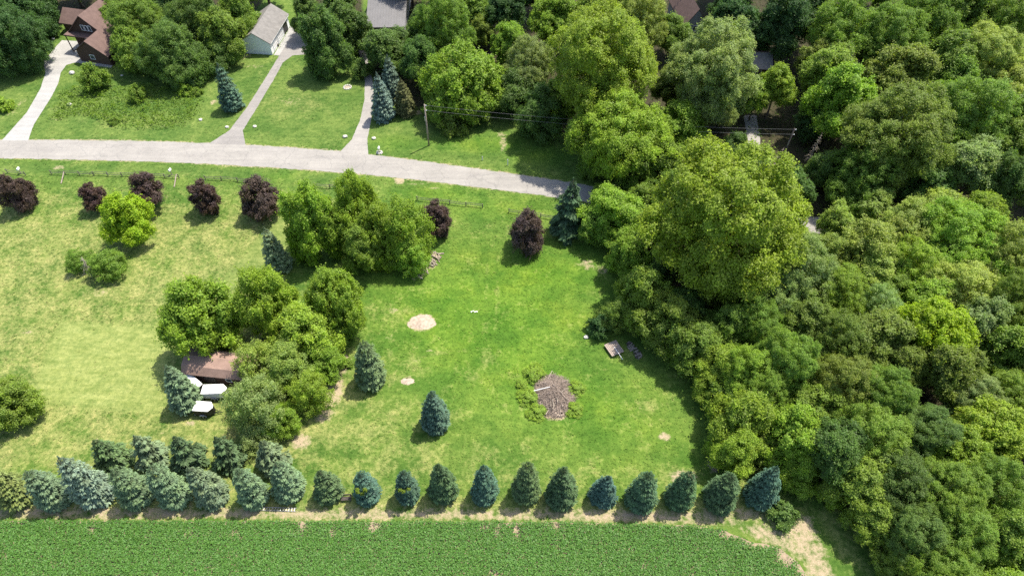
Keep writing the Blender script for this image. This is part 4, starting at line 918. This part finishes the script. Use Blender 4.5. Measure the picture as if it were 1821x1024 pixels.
# wooden platform trailer
c0, c1, c2 = G(1074,613,.5), G(1088.5,633.5,.5), G(1110,624.5,.5)
ux = (c2-c1).normalized(); Wp, Lp = (c2-c1).length, (c0-c1).length; cen = (c0+c2)/2
t = thing('wooden_platform', 'weathered plank platform on skids with a pale drawbar, tilted on the lawn', 'platform', (cen.x, cen.y, 0), math.atan2(ux.y, ux.x))
npk = 8; pw = Wp/npk
for i in range(npk):
    MB().box((-Wp/2+pw*(i+.5), 0, .47+.008*(i % 3)), (pw-.03, Lp*(1+.012*(i % 2)), .05)).build('plank', 'oldwood', t, bevel=.006)
for s in (-1, 1): MB().box((s*Wp*.36, 0, .36), (.1, Lp*.96, .16)).build('joist', 'darkwood', t); wheel(t, s*Wp*.30, 0, .19)
MB().tube([(0.1, Lp*.1, .53), (.12, -Lp/2-.2, .50), (.15, -Lp/2-1.0, .30)], .045, 6).build('drawbar', 'white', t)
def logs(label, a, b, n, rad, ln, spread, mat):
    p, q = G(*a), G(*b); d = q-p; t = thing('log_pile', label, 'log pile', (p.x, p.y, 0), math.atan2(d.y, d.x), None); r_ = random.Random(n); L = d.length
    for i in range(n):
        x = r_.uniform(0, L); y = r_.uniform(-spread, spread); z = rad+max(0, (1-abs(y)/spread))*r_.choice([0, 1, 2])*rad*1.4; an = r_.gauss(1.57, .45) ; l = ln*r_.uniform(.7,1.2); R = rad*r_.uniform(.6,1.2)
        MB().tube([(x-math.cos(an)*l/2, y-math.sin(an)*l/2, z), (x+math.cos(an)*l/2, y+math.sin(an)*l/2, z+r_.uniform(-.03,.08))], R, 8).build('log', mat[i % len(mat)], t)
logs('dark stacked firewood logs beside the wooden platform', (1117,611), (1140,638), 44, .11, .6, .35, ('oldwood', 'railwood', 'darkwood', 'pale_bark'))
logs('pale scattered logs and limbs at the edge of the tall leafy clump', (738,492), (778,450), 46, .10, 1.5, 1.0, ('sand', 'oldwood', 'pale_bark'))
# bench and ladder in the spruce row
p = G(617,888); t = thing('wooden_bench', 'dark wooden bench between two spruces of the field edge row', 'bench', (p.x, p.y, 0), .06)
for i in range(3): MB().box((0, -.2+i*.17, .48), (1.25, .14, .05)).build('seat_plank', 'darkwood', t)
for i in range(2): MB().box((0, .30, .68+i*.2), (1.25, .05, .14)).build('back_plank', 'darkwood', t)
for sx in (-1, 1):
    MB().box((sx*.5, -.2, .23), (.08, .08, .45)).build('leg', 'darkwood', t); MB().box((sx*.5, .25, .46), (.08, .08, .92)).build('leg', 'darkwood', t)
p, q = G(462,904.5), G(527,906.5); d = q-p; t = thing('ladder', 'pale metal ladder lying in the dry grass below the spruce row', 'ladder', (p.x, p.y, 0), math.atan2(d.y, d.x))
for s in (-1, 1): MB().box((d.length/2, s*.2, .10), (d.length, .05, .09)).build('side_rail', 'steel', t)
for i in range(13): MB().tube([(.2+i*(d.length-.4)/12, -.18, .10), (.2+i*(d.length-.4)/12, .18, .10)], .022, 6).build('rung', 'steel', t)
# bare snags in the shaded gap behind the huge tree
def snag(label, px, py, h, seed):
    p = G(px, py); t = thing('bare_tree', label, 'tree', (p.x, p.y, 0), 0, 'bare trees in the shaded gap'); r_ = random.Random(seed)
    MB().tube([(0,0,-.1),(.1,0,h*.4),(.3,.1,h*.75),(.4,.1,h)], [.16,.12,.07,.02], 8).build('trunk', 'pale_bark', t, smooth=True)
    for i in range(70):
        z = h*r_.uniform(.2,.95); an = r_.uniform(0,6.28); l = (1.1-z/h)*2.0*r_.uniform(.5,1.0)
        MB().tube([(.3*z/h,0,z),(.3*z/h+math.cos(an)*l*.5,math.sin(an)*l*.5,z+.05),(.3*z/h+math.cos(an)*l,math.sin(an)*l,z-.25*l)], [.035,.022,.008], 4).build('branch', 'pale_bark', t)
snag('bare grey conifer skeleton in the shaded gap behind the huge tree', 1432, 300, 8.0, 1)
snag('thin bare grey trunk beside the conifer skeleton', 1376, 302, 5.0, 2)
snag('grey dead limbs standing out of the dieback shrub tree', 165, 492, 4.6, 3)
p = G(843,554); t = thing('white_debris', 'small scrap of white debris lying on the green lawn', 'debris', (p.x, p.y, 0))
for i in range(4): MB().box((i*.28-.4, RN.uniform(-.1,.1), .05), (.24,.16,.1), RN.uniform(0,3)).build('scrap', 'white', t, bevel=.02)
